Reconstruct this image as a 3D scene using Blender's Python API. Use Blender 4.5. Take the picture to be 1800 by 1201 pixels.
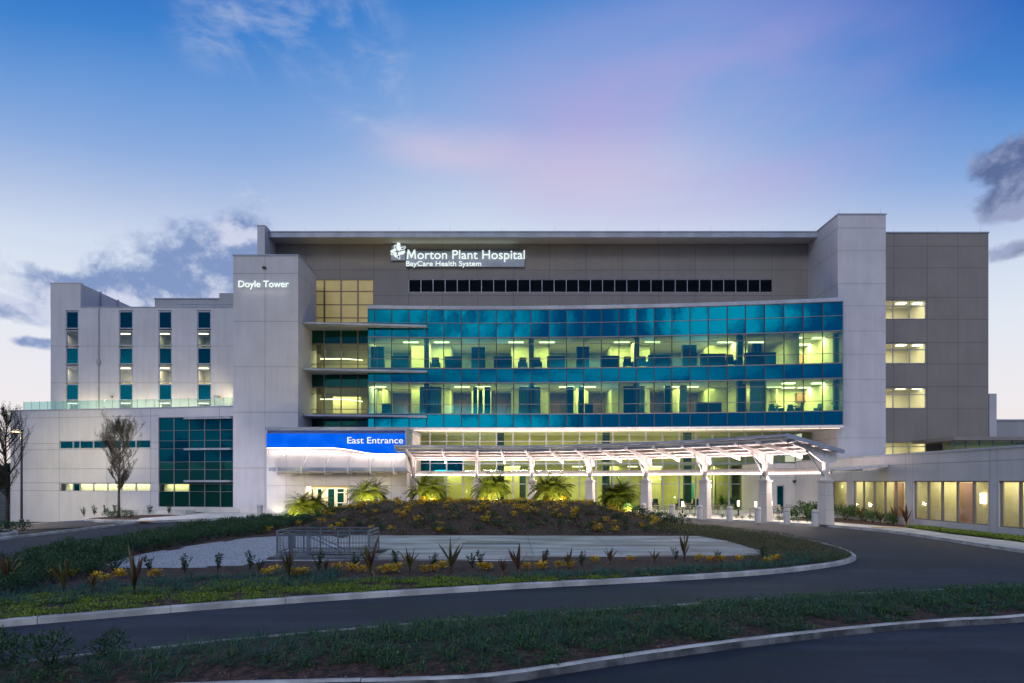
import bpy, bmesh, math, random
from mathutils import Vector, Matrix, noise
from mathutils.geometry import delaunay_2d_cdt
R = math.radians
random.seed(7)
S = bpy.context.scene
COL = S.collection
for o in list(bpy.data.objects): bpy.data.objects.remove(o)

# ------------------------------------------------------------------ camera
CAMZ = 3.0
cd = bpy.data.cameras.new('camera'); cam = bpy.data.objects.new('camera', cd); COL.objects.link(cam)
cam.location = (0, 0, CAMZ); cam.rotation_euler = (R(90), 0, 0)
cd.sensor_width = 36; cd.lens = 24.0; cd.shift_y = (846 - 600.5) / 1800.0
cd.clip_end = 3000; cd.clip_start = 0.1
S.camera = cam
S.render.engine = 'CYCLES'
S.cycles.use_denoising = True
try: S.cycles.denoiser = 'OPENIMAGEDENOISE'
except Exception: pass
S.cycles.max_bounces = 7; S.cycles.diffuse_bounces = 3; S.cycles.glossy_bounces = 3
S.cycles.transparent_max_bounces = 12; S.cycles.sample_clamp_indirect = 3.0
S.cycles.caustics_reflective = False; S.cycles.caustics_refractive = False
S.view_settings.view_transform = 'Standard'; S.view_settings.look = 'None'
S.view_settings.exposure = 0.0; S.view_settings.gamma = 1.0

# ------------------------------------------------------------------ node helpers
def srgb(r, g, b):
    f = lambda c: (c/255/12.92) if c/255 <= .04045 else ((c/255+.055)/1.055)**2.4
    return (f(r), f(g), f(b), 1)

class NT:
    def __init__(s, tree): s.t = tree; s.n = tree.nodes; s.l = tree.links
    def add(s, typ, **kw):
        n = s.n.new(typ)
        for k, v in kw.items(): setattr(n, k, v)
        return n
    def link(s, a, b): s.l.new(a, b)
    def set(s, sock, v):
        if hasattr(v, 'is_linked') or isinstance(v, bpy.types.NodeSocket): s.l.new(v, sock)
        else: sock.default_value = v
    def math(s, op, a, b=0.0, c=None, clamp=False):
        n = s.n.new('ShaderNodeMath'); n.operation = op; n.use_clamp = clamp
        s.set(n.inputs[0], a); s.set(n.inputs[1], b)
        if c is not None: s.set(n.inputs[2], c)
        return n.outputs[0]
    def mixc(s, f, a, b, mode='MIX'):
        n = s.n.new('ShaderNodeMix'); n.data_type = 'RGBA'; n.blend_type = mode
        s.set(n.inputs[0], f); s.set(n.inputs[6], a); s.set(n.inputs[7], b)
        return n.outputs[2]
    def ss(s, v, lo, hi):
        n = s.n.new('ShaderNodeMapRange'); n.interpolation_type = 'SMOOTHSTEP'
        s.set(n.inputs[0], v); n.inputs[1].default_value = lo; n.inputs[2].default_value = hi
        return n.outputs[0]
    def noise(s, vec, scale, detail=4, rough=.55, dist=0):
        n = s.n.new('ShaderNodeTexNoise')
        if vec is not None: s.l.new(vec, n.inputs['Vector'])
        n.inputs['Scale'].default_value = scale; n.inputs['Detail'].default_value = detail
        n.inputs['Roughness'].default_value = rough; n.inputs['Distortion'].default_value = dist
        return n.outputs['Fac']
    def ramp(s, v, stops):
        n = s.n.new('ShaderNodeValToRGB'); cr = n.color_ramp
        while len(cr.elements) < len(stops): cr.elements.new(0.5)
        for e, (p, c) in zip(cr.elements, stops): e.position = p; e.color = c
        s.set(n.inputs[0], v); return n.outputs[0]
    def mapping(s, vec, loc=(0,0,0), rot=(0,0,0), scale=(1,1,1)):
        n = s.n.new('ShaderNodeMapping'); s.l.new(vec, n.inputs[0])
        n.inputs[1].default_value = loc; n.inputs[2].default_value = rot; n.inputs[3].default_value = scale
        return n.outputs[0]

# ------------------------------------------------------------------ world: dusk sky
W = bpy.data.worlds.new('World'); S.world = W; W.use_nodes = True
nt = NT(W.node_tree); nt.n.clear()
tc = nt.add('ShaderNodeTexCoord'); sep = nt.add('ShaderNodeSeparateXYZ'); nt.link(tc.outputs['Generated'], sep.inputs[0])
dx, dy, dz = sep.outputs
dirv = tc.outputs['Generated']
# u: how far to the side, v: elevation
warp = nt.noise(dirv, 2.2, 3, .5)
hi_ = nt.ss(dz, .08, .45)
right = nt.math('MULTIPLY', nt.ss(dx, .18, .60), hi_)
left = nt.math('MULTIPLY', nt.ss(nt.math('MULTIPLY', dx, -1.0), .02, .56), hi_)
ze = nt.math('ADD', dz, nt.math('MULTIPLY', right, .17))
ze = nt.math('ADD', ze, nt.math('MULTIPLY', left, .10))
ze = nt.math('ADD', ze, nt.math('MULTIPLY', nt.math('SUBTRACT', warp, .5), .06))
grad = nt.ramp(ze, [(0.0, srgb(244,230,224)), (.10, srgb(240,236,240)), (.24, srgb(226,233,244)), (.345, srgb(208,220,240)),
                    (.41, srgb(178,196,230)), (.47, srgb(142,174,224)), (.53, srgb(110,156,218)), (.585, srgb(66,132,208)),
                    (.66, srgb(10,98,188)), (1.0, srgb(12,70,150))])
# lavender / pink high veil
def blob(c, sx, sy, sz, lo, hi):
    m = nt.mapping(dirv, loc=(-c[0]*sx, -c[1]*sy, -c[2]*sz), scale=(sx, sy, sz))
    n = nt.add('ShaderNodeVectorMath', operation='LENGTH'); nt.link(m, n.inputs[0])
    return nt.math('SUBTRACT', 1.0, nt.ss(n.outputs['Value'], lo, hi))
def pdir(px, py):
    v = Vector(((px-900)/1200, 1, (846-py)/1200)); v.normalize(); return v
streak = nt.noise(nt.mapping(dirv, rot=(0, R(-35), 0), scale=(1.0, 1.0, 3.2)), 2.6, 4, .5, .3)
mp = blob(pdir(1210, 215), .95, .6, 2.2, .08, .36)
mp = nt.math('MULTIPLY', mp, nt.ss(streak, .18, .56))
sky = nt.mixc(nt.math('MULTIPLY', mp, .58), grad, srgb(188,166,220))
mp2 = blob(pdir(790, 258), 1.0, .6, 3.6, .02, .15)
mp2 = nt.math('MULTIPLY', mp2, nt.ss(streak, .32, .6))
sky = nt.mixc(nt.math('MULTIPLY', mp2, .45), sky, srgb(226,204,224))
mp3 = blob(pdir(1020, 310), 1.0, .6, 3.0, .02, .2)
sky = nt.mixc(nt.math('MULTIPLY', mp3, .35), sky, srgb(222,205,226))
# thin wisps at the top left
wn = nt.noise(nt.mapping(dirv, rot=(0, R(25), 0), scale=(1.0, 1, 2.2)), 9.0, 7, .62, .4)
wm = nt.math('MAXIMUM', nt.math('MAXIMUM', blob(pdir(460, 25), 1, .5, 1.7, .03, .13), blob(pdir(640, 130), 1.5, .5, 1, .02, .12)), nt.math('MULTIPLY', blob(pdir(370, 62), 1.3, .5, 1.7, .01, .08), .8))
sky = nt.mixc(nt.math('MULTIPLY', nt.math('MULTIPLY', wm, nt.ss(wn, .43, .72)), .62), sky, srgb(190,200,226))
# dark cumulus low in the sky
cn = nt.noise(nt.mapping(dirv, scale=(1, 1, 1.25)), 8.5, 9, .62, .2)
cn2 = nt.noise(nt.mapping(dirv, loc=(.031, 0, -.045), scale=(1, 1, 1.25)), 8.5, 9, .62, .2)
def add(*a):
    r = a[0]
    for b in a[1:]: r = nt.math('MAXIMUM', r, b)
    return r
cm = add(blob(pdir(300, 515), .9, .6, 1.7, .0, .20), blob(pdir(360, 485), 1.0, .6, 1.4, .0, .19),
         blob(pdir(440, 440), 1.3, .6, 1.0, .0, .12), blob(pdir(210, 530), .9, .6, 2.2, .0, .17),
         nt.math('MULTIPLY', blob(pdir(-5, 540), .8, .6, 2.8, .0, .10), .85), nt.math('MULTIPLY', blob(pdir(66, 490), .9, .6, 3, .0, .06), .6),
         nt.math('MULTIPLY', blob(pdir(60, 602), .8, .6, 5, .0, .08), .8),
         blob(pdir(1798, 285), .9, .6, 1.6, .0, .09), blob(pdir(1782, 345), 1.0, .6, 1.5, .0, .075),
         nt.math('MULTIPLY', blob(pdir(1795, 440), .9, .6, 3, .0, .08), .8))
dens = nt.math('ADD', nt.math('MULTIPLY', cm, .62), nt.math('MULTIPLY', cn, 1.5))
dens2 = nt.math('ADD', nt.math('MULTIPLY', cm, .62), nt.math('MULTIPLY', cn2, 1.5))
cl = nt.math('MULTIPLY', nt.ss(dens, 1.02, 1.25), nt.ss(cm, .0, .3))
lit = nt.ss(nt.math('SUBTRACT', dens2, dens), -.16, .10)
cdk = nt.mixc(nt.ss(dx, .1, .4), srgb(110,138,190), srgb(84,98,142))
ccol = nt.mixc(lit, nt.mixc(nt.ss(dx, .1, .4), srgb(206,212,234), srgb(150,160,195)), cdk)
sky = nt.mixc(nt.math('MULTIPLY', cl, .88), sky, ccol)
# the sky behind the camera: the eastern dusk, darker, with broken cloud
bn = nt.noise(nt.mapping(dirv, loc=(.35, .1, .2), scale=(1, 1, 2.2)), 3.4, 6, .55, .2)
back = nt.ramp(dz, [(0, srgb(112,136,176)), (.12, srgb(116,146,198)), (.4, srgb(98,140,206)), (1.0, srgb(74,118,188))])
back = nt.mixc(nt.ss(bn, .50, .58), back, srgb(226,232,244))
def nblob(c, sx, sz, hi):
    m = nt.mapping(dirv, loc=(-c[0]*sx, -c[1]*.3, -c[2]*sz), scale=(sx, .3, sz))
    n = nt.add('ShaderNodeVectorMath', operation='LENGTH'); nt.link(m, n.inputs[0]); return nt.math('SUBTRACT', 1.0, nt.ss(n.outputs['Value'], .0, hi))
fn = nt.noise(dirv, 14, 5, .6, .5)
eb = add(nblob((-.058,-.97,.235), 1, .8, .052), nblob((.046,-.97,.228), 1, .9, .042), nblob((-.058,-.99,.082), 1, 1.8, .06), nt.math('MULTIPLY', nblob((.0,-.97,.15), .5, 2, .05), .4), nblob((-.5,-.85,.12), .5, 1.6, .12))  # added bright patches, aimed so the curved glass mirrors them
eb = nt.math('MULTIPLY', eb, nt.ss(fn, .30, .55))
back = nt.mixc(nt.math('MULTIPLY', eb, 1.6, clamp=True), back, (1.5, 1.65, 1.8, 1))
mrb = nt.add('ShaderNodeMapRange'); mrb.interpolation_type = 'SMOOTHSTEP'; nt.link(dy, mrb.inputs[0])
mrb.inputs[1].default_value = -.25; mrb.inputs[2].default_value = .15; mrb.inputs[3].default_value = 1; mrb.inputs[4].default_value = 0
sky = nt.mixc(mrb.outputs[0], sky, back)
nish = nt.add('ShaderNodeTexSky', sky_type='NISHITA', sun_disc=False)
nish.sun_elevation = R(2.0); nish.sun_rotation = R(-12); nish.air_density = 1.2; nish.ozone_density = 2.0
bg1 = nt.add('ShaderNodeBackground'); nt.link(nish.outputs[0], bg1.inputs[0]); bg1.inputs[1].default_value = .05
bg2 = nt.add('ShaderNodeBackground'); nt.link(sky, bg2.inputs[0]); bg2.inputs[1].default_value = 1.05
ad = nt.add('ShaderNodeMixShader'); ad.inputs[0].default_value = .94
nt.link(bg1.outputs[0], ad.inputs[1]); nt.link(bg2.outputs[0], ad.inputs[2])
wo = nt.add('ShaderNodeOutputWorld'); nt.link(ad.outputs[0], wo.inputs[0])

# added sun lamp behind the camera, standing in for eastern skylight on the walls
sl = bpy.data.lights.new('sun', 'SUN'); so = bpy.data.objects.new('sun', sl); COL.objects.link(so)
sl.energy = .85; sl.angle = R(18); sl.color = (.92, .93, 1.0)
so.rotation_euler = (R(57), 0, R(-14))

# ------------------------------------------------------------------ materials
def M(name, col, rough=.8, nscale=0, namt=.12, bump=0, bscale=None, metal=0, spec=.5, col2=None, stretch=(1,1,1), detail=5):
    m = bpy.data.materials.new(name); m.use_nodes = True
    t = NT(m.node_tree); p = t.n['Principled BSDF']
    c = tuple(col[:3]) + (1,)
    p.inputs['Roughness'].default_value = rough; p.inputs['Metallic'].default_value = metal
    p.inputs['Specular IOR Level'].default_value = spec
    if nscale:
        tcx = t.add('ShaderNodeTexCoord'); v = t.mapping(tcx.outputs['Object'], scale=stretch)
        f = t.noise(v, nscale, detail, .6)
        c2 = tuple(col2[:3]) + (1,) if col2 else tuple(x*(1-namt*2) for x in c[:3]) + (1,)
        c1 = c if col2 else tuple(min(1, x*(1+namt)) for x in c[:3]) + (1,)
        t.link(t.mixc(t.ss(f, .37, .63), c2, c1), p.inputs['Base Color'])
        if bump:
            b = t.add('ShaderNodeBump'); b.inputs['Strength'].default_value = bump; b.inputs['Distance'].default_value = .02
            t.link(t.noise(tcx.outputs['Object'], bscale or nscale*4, 4), b.inputs['Height']); t.link(b.outputs[0], p.inputs['Normal'])
    else: p.inputs['Base Color'].default_value = c
    return m
def emit(name, col, strength):
    m = bpy.data.materials.new(name); m.use_nodes = True; t = NT(m.node_tree); t.n.clear()
    e = t.add('ShaderNodeEmission'); e.inputs[0].default_value = tuple(col[:3]) + (1,); e.inputs[1].default_value = strength
    o = t.add('ShaderNodeOutputMaterial'); t.link(e.outputs[0], o.inputs[0]); return m
def wallmat(name, col, amt=.07):
    """painted precast concrete: soft blotches and faint vertical weather streaks"""
    m = bpy.data.materials.new(name); m.use_nodes = True; t = NT(m.node_tree); p = t.n['Principled BSDF']
    tcx = t.add('ShaderNodeTexCoord'); v = tcx.outputs['Object']
    a = t.noise(v, .35, 4, .6); b = t.noise(t.mapping(v, scale=(1, 1, .08)), 2.2, 5, .65); g = t.noise(v, 24, 3, .6)
    f = t.math('ADD', t.math('ADD', t.math('MULTIPLY', a, .5), t.math('MULTIPLY', b, .35)), t.math('MULTIPLY', g, .15))
    lo = tuple(c*(1-amt*2.2) for c in col) + (1,); hi = tuple(min(1, c*(1+amt)) for c in col) + (1,)
    t.link(t.mixc(t.ss(f, .32, .66), lo, hi), p.inputs['Base Color']); p.inputs['Roughness'].default_value = .85
    bp = t.add('ShaderNodeBump'); bp.inputs['Strength'].default_value = .15; bp.inputs['Distance'].default_value = .01
    t.link(g, bp.inputs['Height']); t.link(bp.outputs[0], p.inputs['Normal'])
    return m
def glass(name, trans, refl, base=.10, gain=1.0):
    m = bpy.data.materials.new(name); m.use_nodes = True; t = NT(m.node_tree); t.n.clear()
    tr = t.add('ShaderNodeBsdfTransparent'); tr.inputs[0].default_value = tuple(trans) + (1,)
    gl = t.add('ShaderNodeBsdfGlossy'); gl.inputs[0].default_value = tuple(refl) + (1,); gl.inputs['Roughness'].default_value = .015
    fr = t.add('ShaderNodeFresnel'); fr.inputs[0].default_value = 1.5
    tcx = t.add('ShaderNodeTexCoord'); bp = t.add('ShaderNodeBump'); bp.inputs['Strength'].default_value = .05; bp.inputs['Distance'].default_value = .05
    t.link(t.noise(tcx.outputs['Object'], .8, 2), bp.inputs['Height']); t.link(bp.outputs[0], gl.inputs['Normal'])
    f = t.math('ADD', t.math('MULTIPLY', fr.outputs[0], gain), base, clamp=True)
    mx = t.add('ShaderNodeMixShader'); t.link(f, mx.inputs[0]); t.link(tr.outputs[0], mx.inputs[1]); t.link(gl.outputs[0], mx.inputs[2])
    o = t.add('ShaderNodeOutputMaterial'); t.link(mx.outputs[0], o.inputs[0]); return m
def spandrel(name, base, refl, fac=.4):
    m = bpy.data.materials.new(name); m.use_nodes = True; t = NT(m.node_tree); t.n.clear()
    d = t.add('ShaderNodeBsdfDiffuse'); d.inputs[0].default_value = tuple(base) + (1,)
    gl = t.add('ShaderNodeBsdfGlossy'); gl.inputs[0].default_value = tuple(refl) + (1,); gl.inputs['Roughness'].default_value = .03
    tcx = t.add('ShaderNodeTexCoord'); bp = t.add('ShaderNodeBump'); bp.inputs['Strength'].default_value = .08; bp.inputs['Distance'].default_value = .05
    t.link(t.noise(tcx.outputs['Object'], .7, 2), bp.inputs['Height']); t.link(bp.outputs[0], gl.inputs['Normal'])
    mx = t.add('ShaderNodeMixShader'); mx.inputs[0].default_value = fac; t.link(d.outputs[0], mx.inputs[1]); t.link(gl.outputs[0], mx.inputs[2])
    o = t.add('ShaderNodeOutputMaterial'); t.link(mx.outputs[0], o.inputs[0]); return m
def leafmat(name, col, trans=.25, amt=.35):
    m = bpy.data.materials.new(name); m.use_nodes = True; t = NT(m.node_tree); p = t.n['Principled BSDF']
    g = t.add('ShaderNodeNewGeometry'); tcx = t.add('ShaderNodeTexCoord')
    f = t.math('ADD', t.math('MULTIPLY', g.outputs['Random Per Island'], .6), t.math('MULTIPLY', t.noise(tcx.outputs['Object'], 3, 2), .4))
    t.link(t.mixc(f, tuple(c*(1-amt) for c in col) + (1,), tuple(min(1, c*(1+amt)) for c in col) + (1,)), p.inputs['Base Color'])
    p.inputs['Roughness'].default_value = .5; p.inputs['Specular IOR Level'].default_value = .35
    tl = t.add('ShaderNodeBsdfTranslucent'); tl.inputs[0].default_value = tuple(min(1, c*1.3) for c in col) + (1,)
    mx = t.add('ShaderNodeMixShader'); mx.inputs[0].default_value = trans
    out = t.n['Material Output']; t.link(p.outputs[0], mx.inputs[1]); t.link(tl.outputs[0], mx.inputs[2]); t.link(mx.outputs[0], out.inputs[0])
    return m

def asphalt():
    m = bpy.data.materials.new('asphalt'); m.use_nodes = True; t = NT(m.node_tree); p = t.n['Principled BSDF']
    tcx = t.add('ShaderNodeTexCoord'); v = tcx.outputs['Object']
    a = t.noise(v, .22, 5, .6, .4); b = t.noise(t.mapping(v, rot=(0,0,R(12)), scale=(.12, 1.4, 1)), .9, 5, .6); g = t.noise(v, 60, 3, .7)
    f = t.math('ADD', t.math('ADD', t.math('MULTIPLY', a, .45), t.math('MULTIPLY', b, .4)), t.math('MULTIPLY', g, .15))
    vo = t.add('ShaderNodeTexVoronoi'); vo.feature = 'DISTANCE_TO_EDGE'; vo.inputs['Scale'].default_value = .22
    wv = t.add('ShaderNodeVectorMath', operation='ADD'); t.link(v, wv.inputs[0]); nz = t.add('ShaderNodeTexNoise'); nz.inputs['Scale'].default_value = .8; nz.inputs['Detail'].default_value = 5; t.link(v, nz.inputs['Vector']); t.link(nz.outputs['Color'], wv.inputs[1]); t.link(wv.outputs[0], vo.inputs['Vector'])
    crack = t.math('SUBTRACT', 1.0, t.ss(vo.outputs['Distance'], .0, .010)); f = t.math('SUBTRACT', f, t.math('MULTIPLY', crack, .07))
    t.link(t.ramp(f, [(.42, (.016,.018,.026,1)), (.5, (.027,.030,.042,1)), (.57, (.048,.051,.064,1))]), p.inputs['Base Color'])
    t.link(t.ramp(f, [(.35, (.62,.62,.62,1)), (.65, (.85,.85,.85,1))]), p.inputs['Roughness'])
    p.inputs['Specular IOR Level'].default_value = .3
    bp = t.add('ShaderNodeBump'); bp.inputs['Strength'].default_value = .25; bp.inputs['Distance'].default_value = .01
    t.link(g, bp.inputs['Height']); t.link(bp.outputs[0], p.inputs['Normal']); return m

m_asph = asphalt()
m_conc = M('concrete', (.50,.49,.47), .85, 1.3, .14, .3, 40)
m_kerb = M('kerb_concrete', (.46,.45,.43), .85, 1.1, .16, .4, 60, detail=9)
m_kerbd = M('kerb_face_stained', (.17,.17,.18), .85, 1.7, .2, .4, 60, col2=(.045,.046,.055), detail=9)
m_pave = M('pavement_concrete', (.56,.54,.51), .8, .9, .10, .2, 50)
m_pad = M('stained_concrete', (.46,.46,.46), .6, .55, .1, .15, 30, col2=(.21,.19,.18), stretch=(.5, 1.5, 1), detail=8)
m_mulch = M('mulch', (.090,.042,.026), .95, 6, .5, 1.0, 20, col2=(.016,.008,.006), detail=8)
m_soil = M('soil', (.040,.026,.018), .95, 7, .5, 1.0, 25, col2=(.014,.010,.007))
m_gravel = M('white_gravel', (.60,.60,.60), .9, 22, .5, 1.0, 26, col2=(.14,.14,.15), detail=3)
m_ground = M('far_ground', (.035,.045,.022), .95, .4, .4, .4, 8)
m_paint = M('white_paint', (.7,.7,.7), .6, 6, .1)
m_bluep = M('blue_paint', (.05,.18,.5), .6, 6, .1)
m_yel = M('yellow_tactile', (.62,.30,.03), .7, 12, .15, .5, 90)
m_wall = wallmat('precast_pale', (.485,.47,.495), .06)
m_walld = wallmat('precast_taupe', (.225,.20,.182), .05)
m_wallw = wallmat('precast_white', (.52,.50,.48))
m_wallg = wallmat('precast_grey', (.33,.33,.34))
m_joint = M('joint', (.24,.235,.24), .9)
m_jointd = M('dark_joint', (.10,.09,.085), .9)
m_metal = M('aluminium', (.34,.36,.40), .4, 2, .08, metal=.3)
m_fascia = M('fascia_metal', (.30,.33,.40), .5, .6, .08)
m_frame = M('window_frame', (.16,.15,.16), .5, metal=.2)
m_frameb = M('bronze_frame', (.20,.15,.10), .5)
m_dark = M('dark_metal', (.02,.02,.022), .5)
m_rail = M('galvanised_rail', (.13,.16,.19), .45, 5, .1, metal=.4)
m_wsteel = M('white_steel', (.66,.63,.62), .5, 2, .05)
m_stone = wallmat('column_stone', (.55,.52,.50))
m_soff = M('soffit', (.36,.34,.32), .9)
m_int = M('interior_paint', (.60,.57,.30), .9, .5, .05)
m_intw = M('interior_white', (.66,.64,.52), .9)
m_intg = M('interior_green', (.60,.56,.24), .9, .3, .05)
m_intd = M('interior_dim', (.26,.30,.20), .9, .4, .2)  # dimness of the deeper rooms is put into this wall colour
m_intdw = M('interior_tan', (.26,.20,.12), .9, .4, .2)  # warm tan, also darkened in colour for the dim lower back wall
m_intf = M('interior_floor', (.22,.20,.16), .5)
m_wood = M('wood', (.26,.10,.04), .5, 4, .2, stretch=(1,1,6))
m_furn = M('dark_fabric', (.012,.035,.05), .8)
m_teal = M('teal_column', (.01,.06,.08), .6)
m_curt = M('sheer_curtain', (.30,.42,.46), .9)
m_lamp = emit('ceiling_light', (1, .95, .62), 5.0)
m_lampw = emit('warm_lamp', (1, .82, .5), 9.0)
m_led = emit('led_strip', (1, .80, .70), 5.0)
m_sign = emit('lit_letters', (.88, 1.0, .97), 1.05)
m_signw = emit('white_letters', (1, 1, 1), 1.1)
m_gv = glass('vision_glass', (.46,.70,.44), (.02,.62,.85), .13, 1.0)
m_gg = glass('green_glass', (.66,.76,.55), (.45,.8,.8), .04, .8)
m_gc = glass('clear_glass', (.80,.84,.80), (.8,.9,1), .03, .8)
m_gr = glass('grey_glass', (.70,.72,.70), (.7,.8,.9), .06, 1.0)
m_gb = glass('balustrade_glass', (.80,.93,.90), (.6,.8,.8), .0, .5)
m_sp = spandrel('blue_spandrel', (.0,.014,.028), (.001,.34,.50), .42)
m_spt = spandrel('teal_spandrel', (.0,.016,.024), (.003,.19,.28), .26)
m_spd = spandrel('dark_green_spandrel', (.003,.030,.024), (.05,.30,.28), .18)
m_blind = M('closed_blind_glow', (.42,.34,.16), .9, 1, .05)
m_blind.node_tree.nodes['Principled BSDF'].inputs['Emission Color'].default_value = (.55,.42,.15,1); m_blind.node_tree.nodes['Principled BSDF'].inputs['Emission Strength'].default_value = .28  # backlight from the rooms put into the blind as a glow of its own
m_louv = M('louver_dark', (.010,.014,.022), .4)
m_blue = emit('blue_sign_face', (.0, .13, .90), 1.0)
_t = NT(m_blue.node_tree); _c = _t.add('ShaderNodeTexCoord')
_t.link(_t.mixc(_t.ss(_t.noise(_t.mapping(_c.outputs['Object'], scale=(1, 1, 1.5)), .7, 3), .35, .65), (.0, .115, .84, 1), (.006, .15, .95, 1)), _t.n['Emission'].inputs[0])
m_trunk = M('bark', (.055,.043,.034), .95, 12, .3, .8, 30)
m_ptrunk = M('palm_trunk', (.16,.10,.05), .95, 18, .4, 1.0, 40)
m_palm = leafmat('palm_leaf', (.10,.13,.018), .35)
m_leafd = leafmat('dark_leaf', (.032,.080,.030), .25)
m_leafg = leafmat('grass_blade', (.040,.105,.066), .25)
m_leafg2 = leafmat('grass_blade_green', (.055,.115,.030), .25)
m_lily = leafmat('lilyturf_blade', (.055,.135,.095), .25)
m_lime = leafmat('lime_leaf', (.22,.29,.02), .3)
m_leafb = leafmat('brown_leaf', (.11,.095,.030), .25)
m_yell = leafmat('yellow_leaf', (.75,.47,.02), .3)
m_orng = leafmat('orange_leaf', (.40,.14,.03), .3)
m_redl = leafmat('bronze_leaf', (.085,.045,.028), .25)
m_olive = leafmat('olive_leaf', (.028,.030,.012), .25)
m_chip = leafmat('bark_chip', (.13,.070,.050), .0, .7)

# ------------------------------------------------------------------ mesh helpers
LOC = {}
def empty(name, loc, label, cat, group=None, rz=0):
    o = bpy.data.objects.new(name, None); COL.objects.link(o); o.location = loc; o.rotation_euler = (0, 0, rz)
    o.empty_display_size = .2; LOC[o.name] = Vector(loc)
    tag(o, label, cat, group); return o
def tag(o, label=None, cat=None, group=None, kind=None):
    if label: o['label'] = label
    if cat: o['category'] = cat
    if group: o['group'] = group
    if kind: o['kind'] = kind
    return o
class MB:
    def __init__(s): s.v = []; s.f = []; s.m = []
    def q(s, pts, slot=0):
        b = len(s.v); s.v += [tuple(p) for p in pts]; s.f.append(tuple(range(b, b+len(pts)))); s.m.append(slot)
    def hexa(s, p, slot=0):       # p: 8 points, bottom ring then top ring
        b = len(s.v); s.v += [tuple(x) for x in p]
        for f in ((3,2,1,0),(4,5,6,7),(0,1,5,4),(1,2,6,5),(2,3,7,6),(3,0,4,7)): s.f.append(tuple(b+i for i in f)); s.m.append(slot)
    def box(s, x0, x1, y0, y1, z0, z1, slot=0):
        s.hexa([(x0,y0,z0),(x1,y0,z0),(x1,y1,z0),(x0,y1,z0),(x0,y0,z1),(x1,y0,z1),(x1,y1,z1),(x0,y1,z1)], slot)
    def tube(s, p0, p1, r0, r1=None, n=8, slot=0, cap=True):
        p0 = Vector(p0); p1 = Vector(p1); r1 = r0 if r1 is None else r1
        d = (p1-p0); 
        if d.length < 1e-6: return
        d.normalize(); a = d.orthogonal().normalized(); c = d.cross(a); b = len(s.v)
        for p, r in ((p0, r0), (p1, r1)):
            for i in range(n):
                t = 2*math.pi*i/n; s.v.append(tuple(p + a*math.cos(t)*r + c*math.sin(t)*r))
        for i in range(n):
            j = (i+1) % n; s.f.append((b+i, b+j, b+n+j, b+n+i)); s.m.append(slot)
        if cap: s.f.append(tuple(b+i for i in reversed(range(n)))); s.m.append(slot); s.f.append(tuple(b+n+i for i in range(n))); s.m.append(slot)
    def prism(s, poly, z0, z1, slot=0):
        n = len(poly); b = len(s.v)
        s.v += [(x, y, z0) for x, y in poly] + [(x, y, z1) for x, y in poly]
        s.f.append(tuple(reversed(range(b, b+n)))); s.f.append(tuple(range(b+n, b+2*n))); s.m += [slot, slot]
        for i in range(n): j = (i+1) % n; s.f.append((b+i, b+j, b+n+j, b+n+i)); s.m.append(slot)
    def lathe(s, c, prof, n=16, slot=0):
        b = len(s.v)
        for r, z in prof:
            for i in range(n): t = 2*math.pi*i/n; s.v.append((c[0]+r*math.cos(t), c[1]+r*math.sin(t), c[2]+z))
        for k in range(len(prof)-1):
            for i in range(n): j = (i+1) % n; s.f.append((b+k*n+i, b+k*n+j, b+(k+1)*n+j, b+(k+1)*n+i)); s.m.append(slot)
        s.f.append(tuple(b+(len(prof)-1)*n+i for i in range(n))); s.m.append(slot)
    def mesh(s, name, mats, off=Vector((0,0,0)), smooth=False):
        me = bpy.data.meshes.new(name)
        me.from_pydata([(x-off[0], y-off[1], z-off[2]) for x, y, z in s.v], [], s.f)
        for m in (mats if isinstance(mats, (list, tuple)) else [mats]): me.materials.append(m)
        me.polygons.foreach_set('material_index', s.m)
        if smooth: me.polygons.foreach_set('use_smooth', [True]*len(s.f))
        me.update(); return me
    def build(s, name, mats, parent=None, smooth=False):
        off = Vector((0,0,0)); p = parent
        while p is not None: off += Vector(p.location); p = p.parent
        o = bpy.data.objects.new(name, s.mesh(name, mats, off, smooth)); COL.objects.link(o)
        if parent: o.parent = parent
        return o
def single(name, mb, mats, loc, label, cat, group=None, smooth=False):
    """a thing of one mesh, its origin at its base"""
    o = bpy.data.objects.new(name, mb.mesh(name, mats, Vector(loc), smooth)); COL.objects.link(o); o.location = loc
    return tag(o, label, cat, group)
def struct(name, mb, mats, kind='structure', smooth=False):
    o = mb.build(name, mats, None, smooth); o['kind'] = kind; return o
def copy_tree(o, parent=None):
    c = o.copy(); COL.objects.link(c); c.parent = parent
    for ch in list(o.children): copy_tree(ch, c)
    return c
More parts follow.
